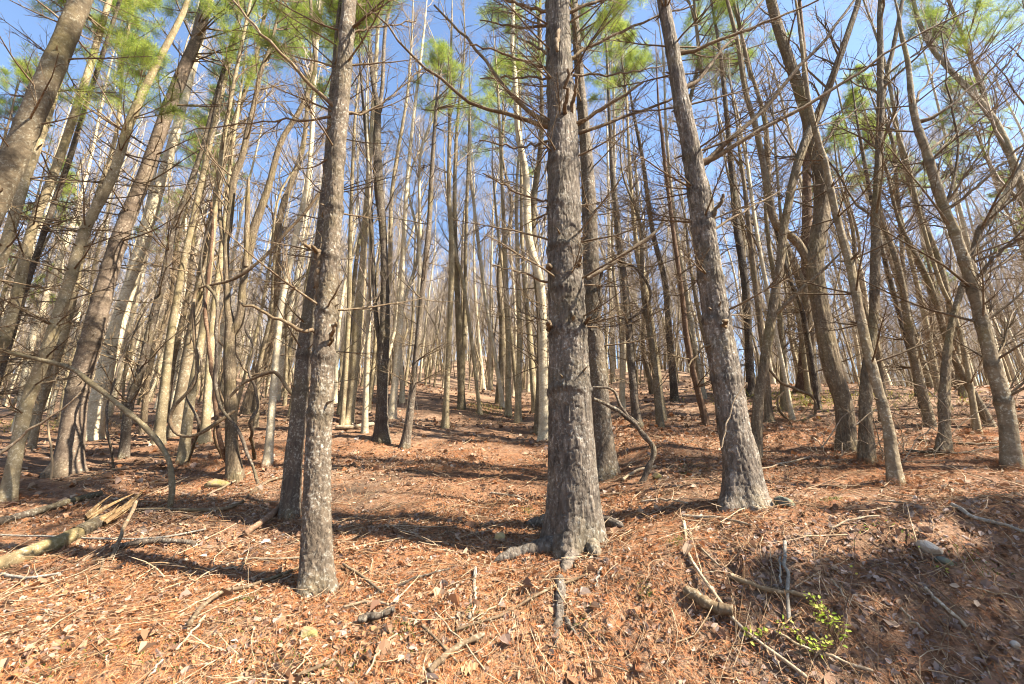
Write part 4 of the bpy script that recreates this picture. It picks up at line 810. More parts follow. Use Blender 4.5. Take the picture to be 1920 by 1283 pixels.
def leaves(n, r0, r1, size, g, lift):
    x, y = litter_xy(n, r0, r1, g); keep = sstep(0.32, 0.62, vnoise(x * 0.9, y * 0.9, 31) * 0.6 + vnoise(x * 2.6, y * 2.6, 32) * 0.4) + 0.12 > g.random(n); bk = sstep(0.7, 2.0, x + 0.5 * (vnoise(x * 2, y * 2, 36) - 0.5)) * (1 - sstep(3.9, 4.5, y)); keep = keep | (g.random(n) < bk); x, y, bk = x[keep], y[keep], bk[keep]; n = len(x)
    N_ = normal_at(x, y); N_ = nrm(N_ + g.normal(size=(n, 3)) * 0.38); a = nrm(np.cross(N_, g.normal(size=(n, 3)))); b = np.cross(N_, a)
    s = size * (0.45 + 1.1 * g.random(n) ** 2.2)[:, None] * 1.15; wd = g.uniform(0.16, 0.42, n)[:, None]; cu = g.uniform(-0.2, 0.6, n)[:, None]; tipc = g.uniform(-0.2, 0.4, n)[:, None]
    p = np.stack([x, y, hgt(x, y) + lift * g.random(n)], -1)
    base = p - a * s * 0.5; tip = p + a * s * 0.5 + N_ * s * tipc
    l1 = p - a * s * 0.2 + b * s * wd + N_ * s * cu; l2 = p + a * s * 0.22 + b * s * wd * 0.8 + N_ * s * cu * 0.8
    r1_ = p - a * s * 0.2 - b * s * wd + N_ * s * cu; r2_ = p + a * s * 0.22 - b * s * wd * 0.8 + N_ * s * cu * 0.8
    v = np.stack([base, tip, l2, l1, r1_, r2_], 1); i = np.arange(n)[:, None] * 6
    f = np.concatenate([i + np.array([[0, 1, 2, 3]]), i + np.array([[0, 4, 5, 1]])])
    pal = np.array([[0.36, 0.235, 0.16], [0.27, 0.165, 0.105], [0.46, 0.34, 0.25], [0.50, 0.40, 0.31], [0.40, 0.20, 0.10], [0.21, 0.13, 0.095], [0.42, 0.36, 0.335], [0.62, 0.54, 0.46], [0.33, 0.25, 0.22]])
    pr = np.array([.20, .19, .12, .06, .18, .12, .05, .02, .06])
    c = pal[g.choice(len(pal), n, p=pr / pr.sum())] * g.uniform(0.75, 1.15, n)[:, None]
    alt = np.array([[0.25, 0.175, 0.15], [0.34, 0.27, 0.245], [0.19, 0.125, 0.10], [0.42, 0.35, 0.32], [0.30, 0.19, 0.13]])[g.integers(0, 5, n)] * g.uniform(0.8, 1.15, n)[:, None]
    c = np.where((g.random(n) < bk * 0.85)[:, None], alt, c)
    return v, f, np.repeat(c, 6, axis=0)

def straw(n, r0, r1, g):
    x, y = litter_xy(n, r0, r1, g); keep = sstep(0.30, 0.56, vnoise(x * 0.7 + 9, y * 0.7, 33) * 0.55 + vnoise(x * 2.2, y * 2.2, 34) * 0.45) + 0.15 > g.random(n); bk = sstep(0.9, 2.0, x + 0.5 * (vnoise(x * 2, y * 2, 36) - 0.5)) * (1 - sstep(3.9, 4.5, y)); keep &= g.random(n) > bk * 0.7; x, y = x[keep], y[keep]; n = len(x)
    N_ = normal_at(x, y); th = g.uniform(0, 6.28, n); th = np.where(g.random(n) < 0.5, 0.5 * g.normal(size=n) + 3 * vnoise(x * 0.8, y * 0.8, 35), th)
    d = np.stack([np.cos(th), np.sin(th), g.normal(size=n) * 0.12], -1); d = nrm(d - N_ * (d * N_).sum(-1, keepdims=True) + N_ * g.normal(size=(n, 1)) * 0.12); sd = np.cross(N_, d)
    ln = g.uniform(0.07, 0.15, n)[:, None]; p = np.stack([x, y, hgt(x, y) + 0.004 + 0.02 * g.random(n)], -1); wd = 0.0010 * (1 + 0.12 * np.hypot(x, y))[:, None]
    bow = N_ * ln * g.uniform(-0.02, 0.12, n)[:, None] + sd * ln * g.normal(size=(n, 1)) * 0.08
    v = np.stack([p - d * ln / 2, p + bow + sd * wd, p + d * ln / 2, p + bow - sd * wd], 1)
    pal = np.array([[0.56, 0.235, 0.095], [0.48, 0.18, 0.065], [0.60, 0.31, 0.15], [0.35, 0.135, 0.055], [0.60, 0.40, 0.24]])
    c = pal[g.integers(0, 5, n)] * g.uniform(0.8, 1.15, n)[:, None]
    return v, np.arange(n * 4).reshape(n, 4), np.repeat(c, 4, axis=0)

g = np.random.default_rng(41)
B = Bag(); B.add(*leaves(78000, 1.9, 10, 0.036, g, 0.02)); B.add(*leaves(2200, 1.9, 9, 0.075, g, 0.02)); B.add(*leaves(21000, 8, 24, 0.085, g, 0.02))
o = B.build('leaf_litter', M['litter'], smooth=False); tag(o, 'brown and tan fallen leaves scattered over the forest floor', 'leaf litter', kind='stuff')
B = Bag(); B.add(*straw(165000, 1.9, 11, g))
for (hx, hy) in [q for q in HERO_XY if q[1] < 9 and abs(q[0]) < 1.15 * q[1] + 0.5]:
    n = 1500; a = g.uniform(0, 6.28, n); d = 0.10 + 0.30 * g.random(n) ** 1.5; x = hx + d * np.cos(a); y = hy + d * np.sin(a); tn = np.stack([-np.sin(a), np.cos(a), g.normal(size=n) * 0.2], -1); tn = nrm(tn + g.normal(size=(n, 3)) * 0.5)
    p = np.stack([x, y, hgt(x, y) + 0.075 * np.exp(-np.maximum(d - 0.13, 0) / 0.09) * g.random(n)], -1); ln = g.uniform(0.05, 0.12, n)[:, None]; sd = nrm(np.cross(tn, [0, 0.3, 1.0])) * 0.0013
    B.add(np.stack([p - tn * ln / 2, p + sd, p + tn * ln / 2, p - sd], 1), np.arange(n * 4).reshape(n, 4), np.repeat(np.array([[0.50, 0.235, 0.11], [0.43, 0.18, 0.075], [0.55, 0.31, 0.165], [0.32, 0.14, 0.065]])[g.integers(0, 4, n)], 4, axis=0))
o = B.build('pine_straw', M['litter'], smooth=False); tag(o, 'orange-brown fallen pine needles matted over the bank', 'pine straw', kind='stuff')

# fine twig litter
def twig_litter(n, r0, r1, g, L, r):
    x, y = litter_xy(n, r0, r1, g); th = g.uniform(0, 6.28, n); ln = L * g.uniform(0.4, 1.5, n); t = np.linspace(-0.5, 0.5, 4)
    bend = g.normal(size=n) * 0.12; px = x[:, None] + np.cos(th)[:, None] * t * ln[:, None] - np.sin(th)[:, None] * (bend * ln)[:, None] * (t * t * 4); py = y[:, None] + np.sin(th)[:, None] * t * ln[:, None] + np.cos(th)[:, None] * (bend * ln)[:, None] * (t * t * 4)
    pz = hgt(px, py, False) + 0.012 + g.uniform(0, 0.03, n)[:, None] + np.abs(g.normal(size=n))[:, None] * 0.05 * (t + 0.5)
    P = np.stack([px, py, pz], -1); rr = r * g.uniform(0.5, 1.4, n)[:, None] * np.linspace(1, 0.5, 4)[None]
    v, f = tubes(P, rr, 3); pal = np.array([[1.0, 0.95, 0.9], [0.75, 0.62, 0.5], [1.15, 1.1, 1.05], [0.6, 0.5, 0.42]])
    return v, f, np.repeat(pal[g.integers(0, 4, n)], 12, axis=0)
B = Bag(); B.add(*twig_litter(4200, 1.9, 9, g, 0.22, 0.0028)); B.add(*twig_litter(420, 1.9, 6.5, g, 0.42, 0.005)); B.add(*twig_litter(900, 5, 18, g, 0.5, 0.006))
o = B.build('twig_litter', M['deadwood']); tag(o, 'small dry twigs strewn across the forest floor', 'twig litter', kind='stuff')

# hanging rootlets and dry grass on the bank face, small green blades
def blades(n, g, x0, x1, y0, y1, L, wd, pal, droop, clump=None):
    if clump is None: x = g.uniform(x0, x1, n); y = g.uniform(y0, y1, n)
    else:
        cc = np.array(clump); i = g.integers(0, len(cc), n); x = cc[i, 0] + g.normal(size=n) * cc[i, 2]; y = cc[i, 1] + g.normal(size=n) * cc[i, 2]
    d = nrm(np.stack([g.normal(size=n) * 0.5, g.normal(size=n) * 0.4 - droop, np.ones(n) * (0.9 - droop * 0.4)], -1)); s = nrm(np.cross(d, g.normal(size=(n, 3)))) * wd
    ln = (L * g.uniform(0.4, 1.3, n))[:, None]; p = np.stack([x, y, hgt(x, y)], -1); m = p + d * ln * 0.6; t = p + d * ln + np.array([0, -0.25, -0.45]) * ln * (0.5 + droop)
    v = np.stack([p, m + s, t, m - s], 1); pal = np.array(pal); c = pal[g.integers(0, len(pal), n)] * g.uniform(0.8, 1.2, n)[:, None]
    return v, np.arange(n * 4).reshape(n, 4), np.repeat(c, 4, axis=0)
B = Bag(); B.add(*blades(2600, g, -0.6, 5.0, 2.3, 4.2, 0.13, 0.0022, [[0.42, 0.31, 0.19], [0.34, 0.22, 0.12], [0.27, 0.16, 0.09], [0.5, 0.4, 0.27]], 0.9))
o = B.build('dry_grass', M['litter'], smooth=False); tag(o, 'dry rootlets and grass hanging over the bank face', 'dry grass', kind='stuff')
cl = [(*on_ground(px, py)[:2], s_) for px, py, s_ in [(1210, 1115, .03), (890, 1160, .06), (760, 1190, .06), (300, 1230, .12), (140, 1240, .15), (460, 1130, .04), (1270, 1020, .05), (1290, 880, .12), (1560, 940, .06), (600, 1060, .03), (990, 960, .05), (1830, 1060, .1), (640, 1250, .1), (500, 1240, .15), (1100, 1180, .08), (420, 1200, .2), (700, 1240, .15)]]
B = Bag(); B.add(*blades(1500, g, 0, 0, 0, 0, 0.055, 0.003, [[0.12, 0.17, 0.035], [0.18, 0.22, 0.05], [0.09, 0.12, 0.03]], 0.1, cl))
cl2 = [(*on_ground(px, py)[:2], s_) for px, py, s_ in [(912, 768, .45), (1560, 760, .8), (1500, 755, .6), (1680, 745, 1.0), (40, 800, .8), (1400, 740, .7)]]
B.add(*blades(1500, g, 0, 0, 0, 0, 0.22, 0.008, [[0.28, 0.27, 0.06], [0.34, 0.30, 0.08], [0.20, 0.20, 0.05]], 0.1, cl2))
o = B.build('green_grass', M['leaf'], smooth=False); tag(o, 'sparse green blades and moss sprigs poking through the litter', 'grass', kind='stuff')

# ---------------------------------------------------------------- sticks, logs and roots on the ground
def stick(name, label, cat, pts, w, mat, seed=0, group=None, lift=0.0, k=8, n=28, raise_end=0.0, wob=0.008, cap=True, sink=0.35):
    Q = np.array([on_ground(*p[:2]) for p in pts]); w0, w1 = (w if isinstance(w, tuple) else (w, w))
    r0, r1 = px2m(w0, Q[0]) / 2, px2m(w1, Q[-1]) / 2
    Q[:, 2] = hgt(Q[:, 0], Q[:, 1], False) + np.linspace(r0, r1, len(Q)) * (1 - sink) + lift + 0.026 + raise_end * np.linspace(0, 1, len(Q)) ** 1.5
    base = Q[0].copy(); L = smooth_line(Q - base, n, wob, seed)
    gz = hgt(L[:, 0] + base[0], L[:, 1] + base[1], False) - base[2]; L[:, 2] = np.maximum(L[:, 2], gz + 0.004)
    r = np.linspace(r0, r1, n) * (1 + 0.10 * np.sin(np.linspace(0, 21, n) + seed) + 0.05 * np.sin(np.linspace(0, 57, n)))
    if cap:
        L = np.vstack([L[:1] + (L[0] - L[1]) * 0.02, L, L[-1:] + (L[-1] - L[-2]) * 0.02]); r = np.concatenate([[r[0] * 0.04], r, [r[-1] * 0.04]])
    B = Bag(); B.add(*ptube(L, r, k)); o = B.build(name, M[mat], smooth=k < 12 or True); o.location = base
    return tag(o, label, cat, group)

STK = [
    ([(1283, 987), (1300, 1067), (1390, 1188), (1515, 1283)], (7, 9), 'deadwood', 'long pale stick curving down the bank from below the bank-edge pine'),
    ([(1473, 1027), (1477, 1100), (1481, 1178)], (8, 9), 'greywood', 'straight silver-grey stick lying down the bank face like a stake'),
    ([(1464, 1054), (1466, 1108)], (5, 5), 'greywood', 'short grey twig right beside the silver-grey stake-like stick'),
    ([(1370, 1091), (1444, 1118), (1528, 1131)], (13, 10), 'branch', 'brown half-buried branch passing under the silver-grey stick'),
    ([(1280, 974), (1347, 979), (1411, 994)], (6, 6), 'deadwood', 'bent tan stick lying just below the foot of the bank-edge pine'),
    ([(1786, 957), (1833, 980), (1920, 1007), (1960, 1018)], (11, 9), 'greywood', 'long grey stick on the bank brow above the white stone'),
    ([(1736, 1111), (1775, 1150), (1816, 1195)], (8, 10), 'deadwood', 'tan stick slanting down the bank below the white stone'),
    ([(1692, 1151), (1742, 1200)], (6, 6), 'deadwood', 'short stick parallel to and left of the slanting tan one'),
    ([(1454, 1201), (1535, 1238), (1642, 1283)], (6, 8), 'deadwood', 'thin stick under the bright green sprouting plant'),
    ([(1836, 1119), (1920, 1134)], (4, 4), 'deadwood', 'thin pale twig on the bank right of the slanting tan stick'),
    ([(643, 1067), (720, 1121), (797, 1188), (858, 1253)], (7, 6), 'branch', 'long brown stick slanting right and down from the slim scarred pine'),
    ([(891, 1074), (880, 1175)], (8, 8), 'greywood', 'upright split grey stick on the bank left of the roots'),
    ([(892, 1110), (886, 1165)], (5, 6), 'deadwood', 'thin slat beside the upright split grey stick'),
    ([(816, 1158), (854, 1201), (908, 1272)], (4, 4), 'deadwood', 'thin straight twig crossing the bank below the upright split stick'),
    ([(854, 1198), (942, 1161), (1009, 1124), (1102, 1088)], (7, 5), 'branch', 'brown stick rising to the right below the thickest pine'),
    ([(804, 1275), (841, 1238), (908, 1205)], (16, 13), 'branch', 'stubby brown log end half buried at the bottom of the bank'),
    ([(744, 1108), (791, 1088), (844, 1074)], (5, 4), 'dark', 'dark twig lying below the shadow of the thickest pine'),
    ([(643, 1148), (690, 1138), (727, 1143)], (7, 6), 'deadwood', 'curved tan stick right of the slim scarred pine foot'),
    ([(684, 1282), (720, 1222), (744, 1201)], (6, 5), 'deadwood', 'tan stick poking up the bank beside a mossy log'),
    ([(940 / 2.984 + 640, 1111), (935, 1141), (895, 1175)], (3, 4), 'deadwood', 'very thin twig bent above the upright split stick'),
    ([(1025, 1225), (1110, 1252), (1180, 1270)], (3, 3), 'branch', 'thin twig crossing below the exposed root'),
    ([(1128, 1074), (1116, 1114)], (5, 4), 'greywood', 'short white wood splinter below the thickest pine'),
    ([(1072, 1049), (1079, 1073)], (6, 5), 'branch', 'stub of wood at the foot of the thickest pine'),
    ([(1203, 947), (1243, 942), (1290, 950)], (5, 4), 'deadwood', 'pale twig between the thickest and bank-edge pines'),
    ([(921, 930), (962, 935), (990, 945)], (4, 3), 'deadwood', 'short pale twig left of the thickest pine in the sun'),
    ([(241, 962), (335, 962), (402, 963), (446, 950), (503, 907), (550, 897)], (8, 6), 'branch', 'long wavy branch lying from the split log toward the dark lichen-spotted pine'),
    ([(469, 890), (430, 912), (389, 933)], (4, 5), 'deadwood', 'pale twig at the foot of the shaggy forked tree'),
    ([(459, 1010), (519, 964), (566, 907)], (15, 16), 'red', 'reddish stick propped against the slim scarred pine'),
    ([(352, 1185), (379, 1148), (419, 1124), (469, 1108), (563, 1071)], (14, 6), 'branch', 'bent brown branch lying left of the slim scarred pine'),
    ([(332, 1158), (402, 1121), (496, 1081)], (4, 4), 'deadwood', 'thin straight stick parallel to the bent brown branch'),
    ([(350, 1175), (430, 1135), (550, 1085)], (3, 3), 'deadwood', 'finer straight stick alongside the bent brown branch'),
    ([(445, 1057), (500, 1056), (563, 1054)], (6, 6), 'deadwood', 'pale stick ending behind the foot of the slim scarred pine'),
    ([(328, 1230), (362, 1191), (382, 1165)], (6, 6), 'deadwood', 'pale stick near an orange oak leaf'),
    ([(275, 1283), (302, 1252)], (6, 6), 'greywood', 'short whitish stick at the bottom among pale leaves'),
    ([(543, 1279), (583, 1225)], (4, 4), 'deadwood', 'short tan stick below the mossy yellow stone'),
    ([(556, 1279), (627, 1248)], (9, 8), 'branch', 'dark stubby stick at the bottom below the mossy yellow stone'),
    ([(0, 1084), (50, 1094), (110, 1084)], (9, 7), 'greywood', 'grey curved stick tucked under the yellow log'),
    ([(168, 1094), (184, 1081), (193, 1051)], (6, 5), 'branch', 'hooked twig standing below the yellow log'),
    ([(74, 1151), (117, 1158), (151, 1175)], (3, 3), 'greywood', 'thin whitish bent twig below the yellow log'),
    ([(-20, 1010), (100, 1014), (201, 1017), (302, 1014), (385, 999)], (6, 4), 'greywood', 'long thin pale pole lying across the yellow log'),
    ([(1560, 1000), (1600, 985), (1650, 975)], (5, 4), 'deadwood', 'tan twig on the brow right of the dark green stone'),
    ([(1395, 890), (1450, 880), (1520, 862)], (4, 4), 'deadwood', 'pale stick behind the bank-edge pine in the sun'),
    ([(1700, 850), (1790, 855), (1890, 840)], (6, 5), 'dark', 'dark fallen branch between the gnarled tree and ringed pine'),
    ([(1720, 830), (1800, 838), (1870, 836)], (7, 6), 'branch', 'brown fallen limb behind the dark one by the gnarled tree'),
    ([(700, 800), (650, 806), (630, 806)], (9, 9), 'deadwood', 'pale short log lying left of the dark double-stemmed tree'),
    ([(1168, 905), (1190, 890), (1230, 880)], (6, 5), 'deadwood', 'pale twigs piled by the crooked dark branch foot'),
    ([(1290, 1000), (1320, 1045), (1350, 1075)], (5, 5), 'deadwood', 'tan twig beside the long pale stick on the bank'),
    ([(1560, 1095), (1600, 1150)], (4, 4), 'deadwood', 'thin twig right of the red arching briar'),
]
for k, (pts, w_, mt, lab) in enumerate(STK): stick('fallen_stick', lab, 'stick', pts, w_, mt, seed=k)
stick('fallen_log', 'short brown log half sunk in the bank below the bank-edge pine', 'log', [(1287, 1128), (1330, 1148), (1377, 1171)], (24, 27), 'branch', k=14, seed=61)
stick('fallen_log', 'mossy rotting log lying in the bank right of the slim scarred pine', 'log', [(670, 1178), (705, 1166), (740, 1155)], (18, 14), 'dark', k=12, seed=62)
stick('fallen_log', 'thin grey log behind the yellow log, half shaded', 'log', [(-20, 992), (40, 975), (84, 964), (140, 945), (188, 932)], (24, 14), 'dark', k=14, seed=63)
stick('fallen_log', 'dark low log lying right of the split log end', 'log', [(208, 1037), (288, 1024), (365, 1027)], (16, 11), 'dark', k=12, seed=64)
stick('leaning_branch', 'dead brown branch propped up over the dark low log', 'branch', [(208, 1054), (222, 1034), (240, 1012)], (10, 9), 'branch', k=8, seed=65, raise_end=0.35)

def split_log():
    root_p = on_ground(-40, 1085); Q = [root_p] + [on_ground(*p) for p in ((30, 1058), (70, 1042), (110, 1027), (150, 1008), (185, 990))]
    Q = np.array(Q); w_ = [46, 43, 41, 39, 37, 35]; r = np.array([px2m(a, q) / 2 for a, q in zip(w_, Q)]); Q[:, 2] = hgt(Q[:, 0], Q[:, 1], False) + r * 0.8
    base = Q[0].copy(); e = empty('fallen_log', base); tag(e, 'yellowish bark-stripped log with a splintered orange broken end', 'log')
    L = smooth_line(np.column_stack([Q - base, r]), 60, 0.0); n1 = 42
    B = Bag(); trunk_mesh(B, L[:n1, :3], L[:n1, 3], 30, 0.02, 71, 0.004, 0.0, 5, (), 0.04, 0.08, 0.06); B.build('bare_log', M['logmoss'], e)
    B = Bag(); trunk_mesh(B, L[n1 - 3:, :3], L[n1 - 3:, 3] * 1.06, 30, 0.015, 72, 0.008, 0.0, 5, (), 0.03, 0.05, 0.1); o = B.build('bark_sleeve', M['dark'], e); o['label'] = 'dark rough bark left near the broken end'
    tip0 = L[-1, :3]; ax = nrm(L[-1, :3] - L[-6, :3]); g = np.random.default_rng(73)
    tgt = on_plane(278, 912, Q[-1][1] + 0.35) - base
    for k in range(22):
        off = g.normal(size=3) * 0.05; big = k < 4
        a = tip0 + off - ax * 0.12; b = tip0 + (tgt - tip0) * (g.uniform(0.75, 1.0) if big else g.uniform(0.2, 0.55)) + off * (0.3 if big else 1.3)
        P = smooth_line(np.array([a, a + (b - a) * 0.45 + g.normal(size=3) * 0.015 - np.array([0, 0, 0.015]), b]), 9); rr = (0.045 if big else 0.026) * g.uniform(0.7, 1.1) * np.linspace(1, 0.08, 9)
        B = Bag(); v, f = ptube(P, rr, 6); B.add(v, f); B.build('splinter', M['rawwood'], e, smooth=False)
split_log()

# exposed roots of the thickest pine
T1o = [o for o in bpy.data.objects if o.name == 'pine_tree'][0]
def rootpart(pts, w, up=0.5, name='root'):
    Q = np.array([on_ground(*p) for p in pts]); r = np.linspace(px2m(w[0], Q[0]), px2m(w[1], Q[-1]), len(Q)) / 2; Q[:, 2] = hgt(Q[:, 0], Q[:, 1], False) + r * up
    L = smooth_line(np.column_stack([Q - np.array(T1o.location), r]), 40, 0.006, int(pts[0][0])); L[-4:, 3] *= np.array([0.9, 0.7, 0.4, 0.05]); L[0, 3] *= 0.05; B = Bag(); trunk_mesh(B, L[:, :3], L[:, 3], 18, 0.02, int(pts[0][0]), 0.006, 0, 5, (), 0.03, 0.06, 0.1); B.build(name, M['pine'], T1o)
rootpart([(1058, 1020), (1040, 1032), (1005, 1036), (960, 1048), (925, 1058)], (46, 16)); rootpart([(1078, 1025), (1072, 1050), (1056, 1080)], (40, 20)); rootpart([(1050, 1090), (1052, 1145), (1042, 1188), (1042, 1230)], (20, 14)); rootpart([(1059, 1162), (1072, 1182), (1088, 1208)], (13, 7))
rootpart([(1100, 1010), (1112, 1034), (1120, 1048)], (44, 18)); rootpart([(1108, 985), (1140, 985), (1170, 992)], (34, 14)); rootpart([(1045, 990), (1015, 985), (985, 985)], (40, 12))

# ---------------------------------------------------------------- stones
def stone(label, px, py, wpx, hpx, mat, seed, rot=0.0, tilt=0.0, sink=0.3, flat=0.8):
    p = on_ground(px, py); wm = px2m(wpx, p); hm = px2m(hpx, p); g = np.random.default_rng(seed)
    nu, nv = 36, 20; u = np.linspace(0, 2 * math.pi, nu, endpoint=False); vv = np.linspace(0.02, math.pi - 0.02, nv); U, V = np.meshgrid(u, vv)
    d = np.stack([np.cos(U) * np.sin(V), np.sin(U) * np.sin(V), np.cos(V)], -1); r = np.ones(U.shape)
    for q in range(9):
        nn = nrm(g.normal(size=3)); t = (d @ nn); lim = g.uniform(0.62, 0.9); r = np.where(t > 0, np.minimum(r, lim / np.maximum(t, 1e-3)), r)
    r = r + 0.05 * (vnoise(U * 3, V * 3, seed) - 0.5) + 0.04 * (vnoise(U * 7, V * 7, seed + 1) - 0.5)
    x = d * r[..., None] * np.array([wm / 2 * 1.15, wm / 2 * flat, hm / 2 * 1.15]); c, s = math.cos(tilt), math.sin(tilt)
    x = np.stack([x[..., 0] * c + x[..., 2] * s, x[..., 1], -x[..., 0] * s + x[..., 2] * c], -1)
    idx = np.arange(nu * nv).reshape(nv, nu); nx = np.roll(idx, -1, 1); f = np.stack([idx[:-1], idx[1:], nx[1:], nx[:-1]], -1).reshape(-1, 4)
    B = Bag(); B.add(x, f); o = B.build('stone', mat, smooth=False); o.location = (p[0], p[1], p[2] + hm * (0.5 - sink)); o.rotation_euler = (0, 0, rot); tag(o, label, 'stone')
RG = rockmat('green_grey_stone', (0.055, 0.055, 0.045), (0.13, 0.13, 0.105), (0.14, 0.16, 0.06), 0.5)
RW = rockmat('white_stone', (0.22, 0.185, 0.15), (0.40, 0.375, 0.33), (0.19, 0.125, 0.07), 0.6)
RM = rockmat('mossy_stone', (0.13, 0.095, 0.06), (0.22, 0.165, 0.09), (0.17, 0.15, 0.045), 0.7)
RY = rockmat('yellow_stone', (0.26, 0.18, 0.08), (0.37, 0.28, 0.14), (0.3, 0.24, 0.12), 0.3)
stone('dark green-grey wedge stone right of the bank-edge pine', 1472, 952, 46, 28, RG, 1, 0.3, 0.35)
stone('long white stone with brown stains set in the bank', 1748, 1034, 66, 34, RW, 2, 0.0, 0.45, 0.4)
stone('grey rounded stone just under the white one', 1772, 1055, 46, 22, RG, 3, 0.1, 0.35, 0.35)
stone('yellow-green mossy stone below the slim scarred pine', 576, 1196, 46, 32, RM, 4, 0.4, 0.5)
stone('small yellow stone in the shadow edge left of the thickest pine', 938, 1012, 22, 20, RY, 5)
stone('low mossy hump by the shaggy forked tree', 405, 914, 48, 26, RM, 6)
stone('mossy yellow pebble near the crooked dark branch', 1232, 898, 18, 16, RM, 7)
stone('small pale stone half buried low on the bank', 1905, 1218, 26, 24, RW, 8, 0, 0, 0.45)

# ---------------------------------------------------------------- green sprouting shrub, briar, oak leaves
def leafcard(n, cen, spread, size, g, pal):
    p = cen[g.integers(0, len(cen), n)] + g.normal(size=(n, 3)) * spread; nn = nrm(g.normal(size=(n, 3)) * 0.6 + np.array([0, -0.2, 0.8])); a = nrm(np.cross(nn, g.normal(size=(n, 3)))); b = np.cross(nn, a)
    s = size * g.uniform(0.5, 1.2, n)[:, None]; base = p; tip = p + a * s; l1 = p + a * s * .35 + b * s * .32 + nn * s * .1; l2 = p + a * s * .75 + b * s * .22 + nn * s * .08; r1 = p + a * s * .35 - b * s * .32 + nn * s * .1; r2 = p + a * s * .75 - b * s * .22 + nn * s * .08
    v = np.stack([base, tip, l2, l1, r1, r2], 1); i = np.arange(n)[:, None] * 6; f = np.concatenate([i + np.array([[0, 1, 2, 3]]), i + np.array([[0, 4, 5, 1]])])
    pal = np.array(pal); return v, f, np.repeat(pal[g.integers(0, len(pal), n)] * g.uniform(.8, 1.2, n)[:, None], 6, axis=0)
GP = [[0.38, 0.46, 0.06], [0.48, 0.54, 0.10], [0.26, 0.34, 0.05], [0.40, 0.36, 0.09]]
def shrub(label, canes, nleaf, seed, stem='red', h=0.12, size=0.03):
    g = np.random.default_rng(seed); b0 = on_ground(*canes[0][0]); e = empty('green_shrub', b0); tag(e, label, 'shrub')
    for cn in canes:
        Q = np.array([on_ground(*p) for p in cn]); Q[:, 2] += h * np.sin(np.linspace(0.0, 2.6, len(Q))); L = smooth_line(Q - b0, 24, 0.01, seed)
        B = Bag(); B.add(*ptube(L, np.linspace(0.004, 0.0018, 24), 6)); B.build('stem', M[stem], e)
        B = Bag(); B.add(*leafcard(nleaf, L[8:], 0.018, size, g, GP)); o = B.build('leaves', M['leaf'], e, smooth=False); o['kind'] = 'stuff'
shrub('bright green leafing shrub sprouting low on the bank face', [[(1570, 1225), (1545, 1200), (1530, 1165), (1520, 1150)], [(1570, 1225), (1560, 1205), (1545, 1190), (1540, 1170)], [(1570, 1225), (1580, 1215), (1590, 1235)], [(1570, 1225), (1520, 1240), (1480, 1225), (1465, 1215)], [(1570, 1225), (1545, 1262), (1530, 1262)]], 34, 5, 'red', 0.15, 0.03)
shrub('small green sprig beside the thin stick at the bank bottom', [[(1425, 1215), (1410, 1208), (1398, 1212)], [(1425, 1215), (1432, 1205), (1440, 1212)]], 14, 6, 'red', 0.05)
shrub('arching red briar with tiny green leaves climbing the bank', [[(1565, 1212), (1600, 1165), (1613, 1110), (1625, 1065), (1650, 1042), (1690, 1035), (1730, 1065)]], 34, 7, 'red', 0.22, 0.02)
shrub('dim green sprig on the bank below the white stone', [[(1765, 1095), (1775, 1085), (1790, 1090)]], 10, 8, 'red', 0.05, 0.025)

def oak_leaf(label, px, py, wpx, rot, colr, seed):
    p = on_ground(px, py); L = px2m(wpx, p); out = []
    for i in range(25):
        t = i / 24; wv = 0.10 + 0.24 * math.sin(math.pi * t ** 0.8) * (1 + 0.55 * math.cos(t * 22)); out.append((t, wv))
    v = []; c, s = math.cos(rot), math.sin(rot); g = np.random.default_rng(seed)
    for t, wv in out:
        for sd in (-1, 0, 1):
            x, y = (t - 0.5) * L, sd * wv * L; v.append((x * c - y * s, x * s + y * c, 0.02 + 0.10 * L * abs(sd) + 0.15 * L * t * t))
    f = []
    for i in range(24):
        for j in (0, 1): f.append((i * 3 + j, (i + 1) * 3 + j, (i + 1) * 3 + j + 1, i * 3 + j + 1))
    v = np.array(v); 
    N_ = normal_at(np.array([p[0]]), np.array([p[1]]))[0]; v[:, 2] += -(N_[0] * v[:, 0] + N_[1] * v[:, 1]) / N_[2]
    B = Bag(); B.add(v, f, colr); o = B.build('oak_leaf', M['litter']); o.location = p; tag(o, label, 'leaf')
oak_leaf('bright orange lobed oak leaf left of the slim scarred pine', 420, 1148, 34, 0.3, (0.55, 0.23, 0.09), 1)
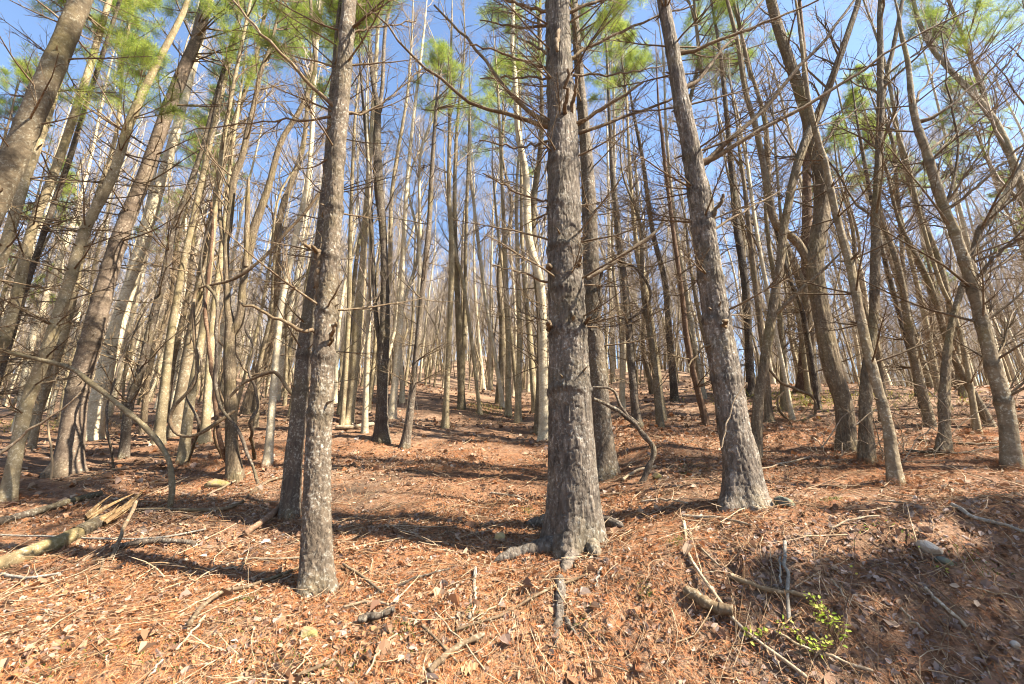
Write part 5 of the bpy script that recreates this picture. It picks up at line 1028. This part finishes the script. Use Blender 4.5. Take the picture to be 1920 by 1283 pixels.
oak_leaf('dull orange oak leaf under the bright orange one', 396, 1164, 26, 1.0, (0.46, 0.22, 0.11), 2)
oak_leaf('tan oak leaf at the bottom of the bank by the stubby log end', 880, 1268, 40, 0.1, (0.52, 0.33, 0.19), 3)

# dead brush heaps
def brush(label, px, py, rad, n, L, seed, mat='twig'):
    g = np.random.default_rng(seed); b = on_ground(px, py); e = b.copy(); P0 = np.zeros((n, 6, 3)); a = g.uniform(0, 6.28, n); rr = rad * np.sqrt(g.random(n))
    x = rr * np.cos(a); y = rr * np.sin(a); P0[:, 0] = np.stack([x, y, hgt(b[0] + x, b[1] + y, False) - b[2]], -1); d = nrm(np.stack([g.normal(size=n), g.normal(size=n), np.abs(g.normal(size=n)) * 0.8 + 0.2], -1)); l = L * g.uniform(0.4, 1.2, n)
    for q in range(1, 6): d = nrm(d + g.normal(size=(n, 3)) * 0.2 + np.array([0, 0, -0.12])); P0[:, q] = P0[:, q - 1] + d * (l / 5)[:, None]
    R0 = 0.006 * g.uniform(0.5, 1.4, n)[:, None] * np.linspace(1, .3, 6)[None]; B = Bag(); B.add(*tubes(P0, R0, 4)); p2, r2 = spawn(P0, R0, 4, .2, .95, .7, L * .35, 0.0, .2, 4, .004, g, rmin=.0015); B.add(*tubes(p2, r2, 3))
    o = B.build('dead_brush', M[mat]); o.location = b; tag(o, label, 'brush')
brush('dark tangle of dead brush in the sunny middle clearing', 905, 792, 0.5, 26, 0.8, 1, 'dark')
brush('brown heap of dead brush behind the big reddish-brown pine', 195, 805, 0.9, 80, 1.2, 2)
brush('twiggy dead brush at the vine tangle foot', 470, 800, 0.8, 50, 1.2, 3)
brush('pile of pale dead twigs among the knobbly right stems', 1640, 850, 0.7, 60, 1.0, 4, 'deadwood')
brush('brown dead brush behind the gnarled tree', 1780, 790, 1.0, 60, 1.3, 5)
brush('low twig tangle around the looping vine', 1480, 790, 0.5, 30, 0.8, 6)
brush('thin dead brush beside the clean pale trunk', 760, 800, 0.5, 30, 0.9, 7, 'twig_grey')
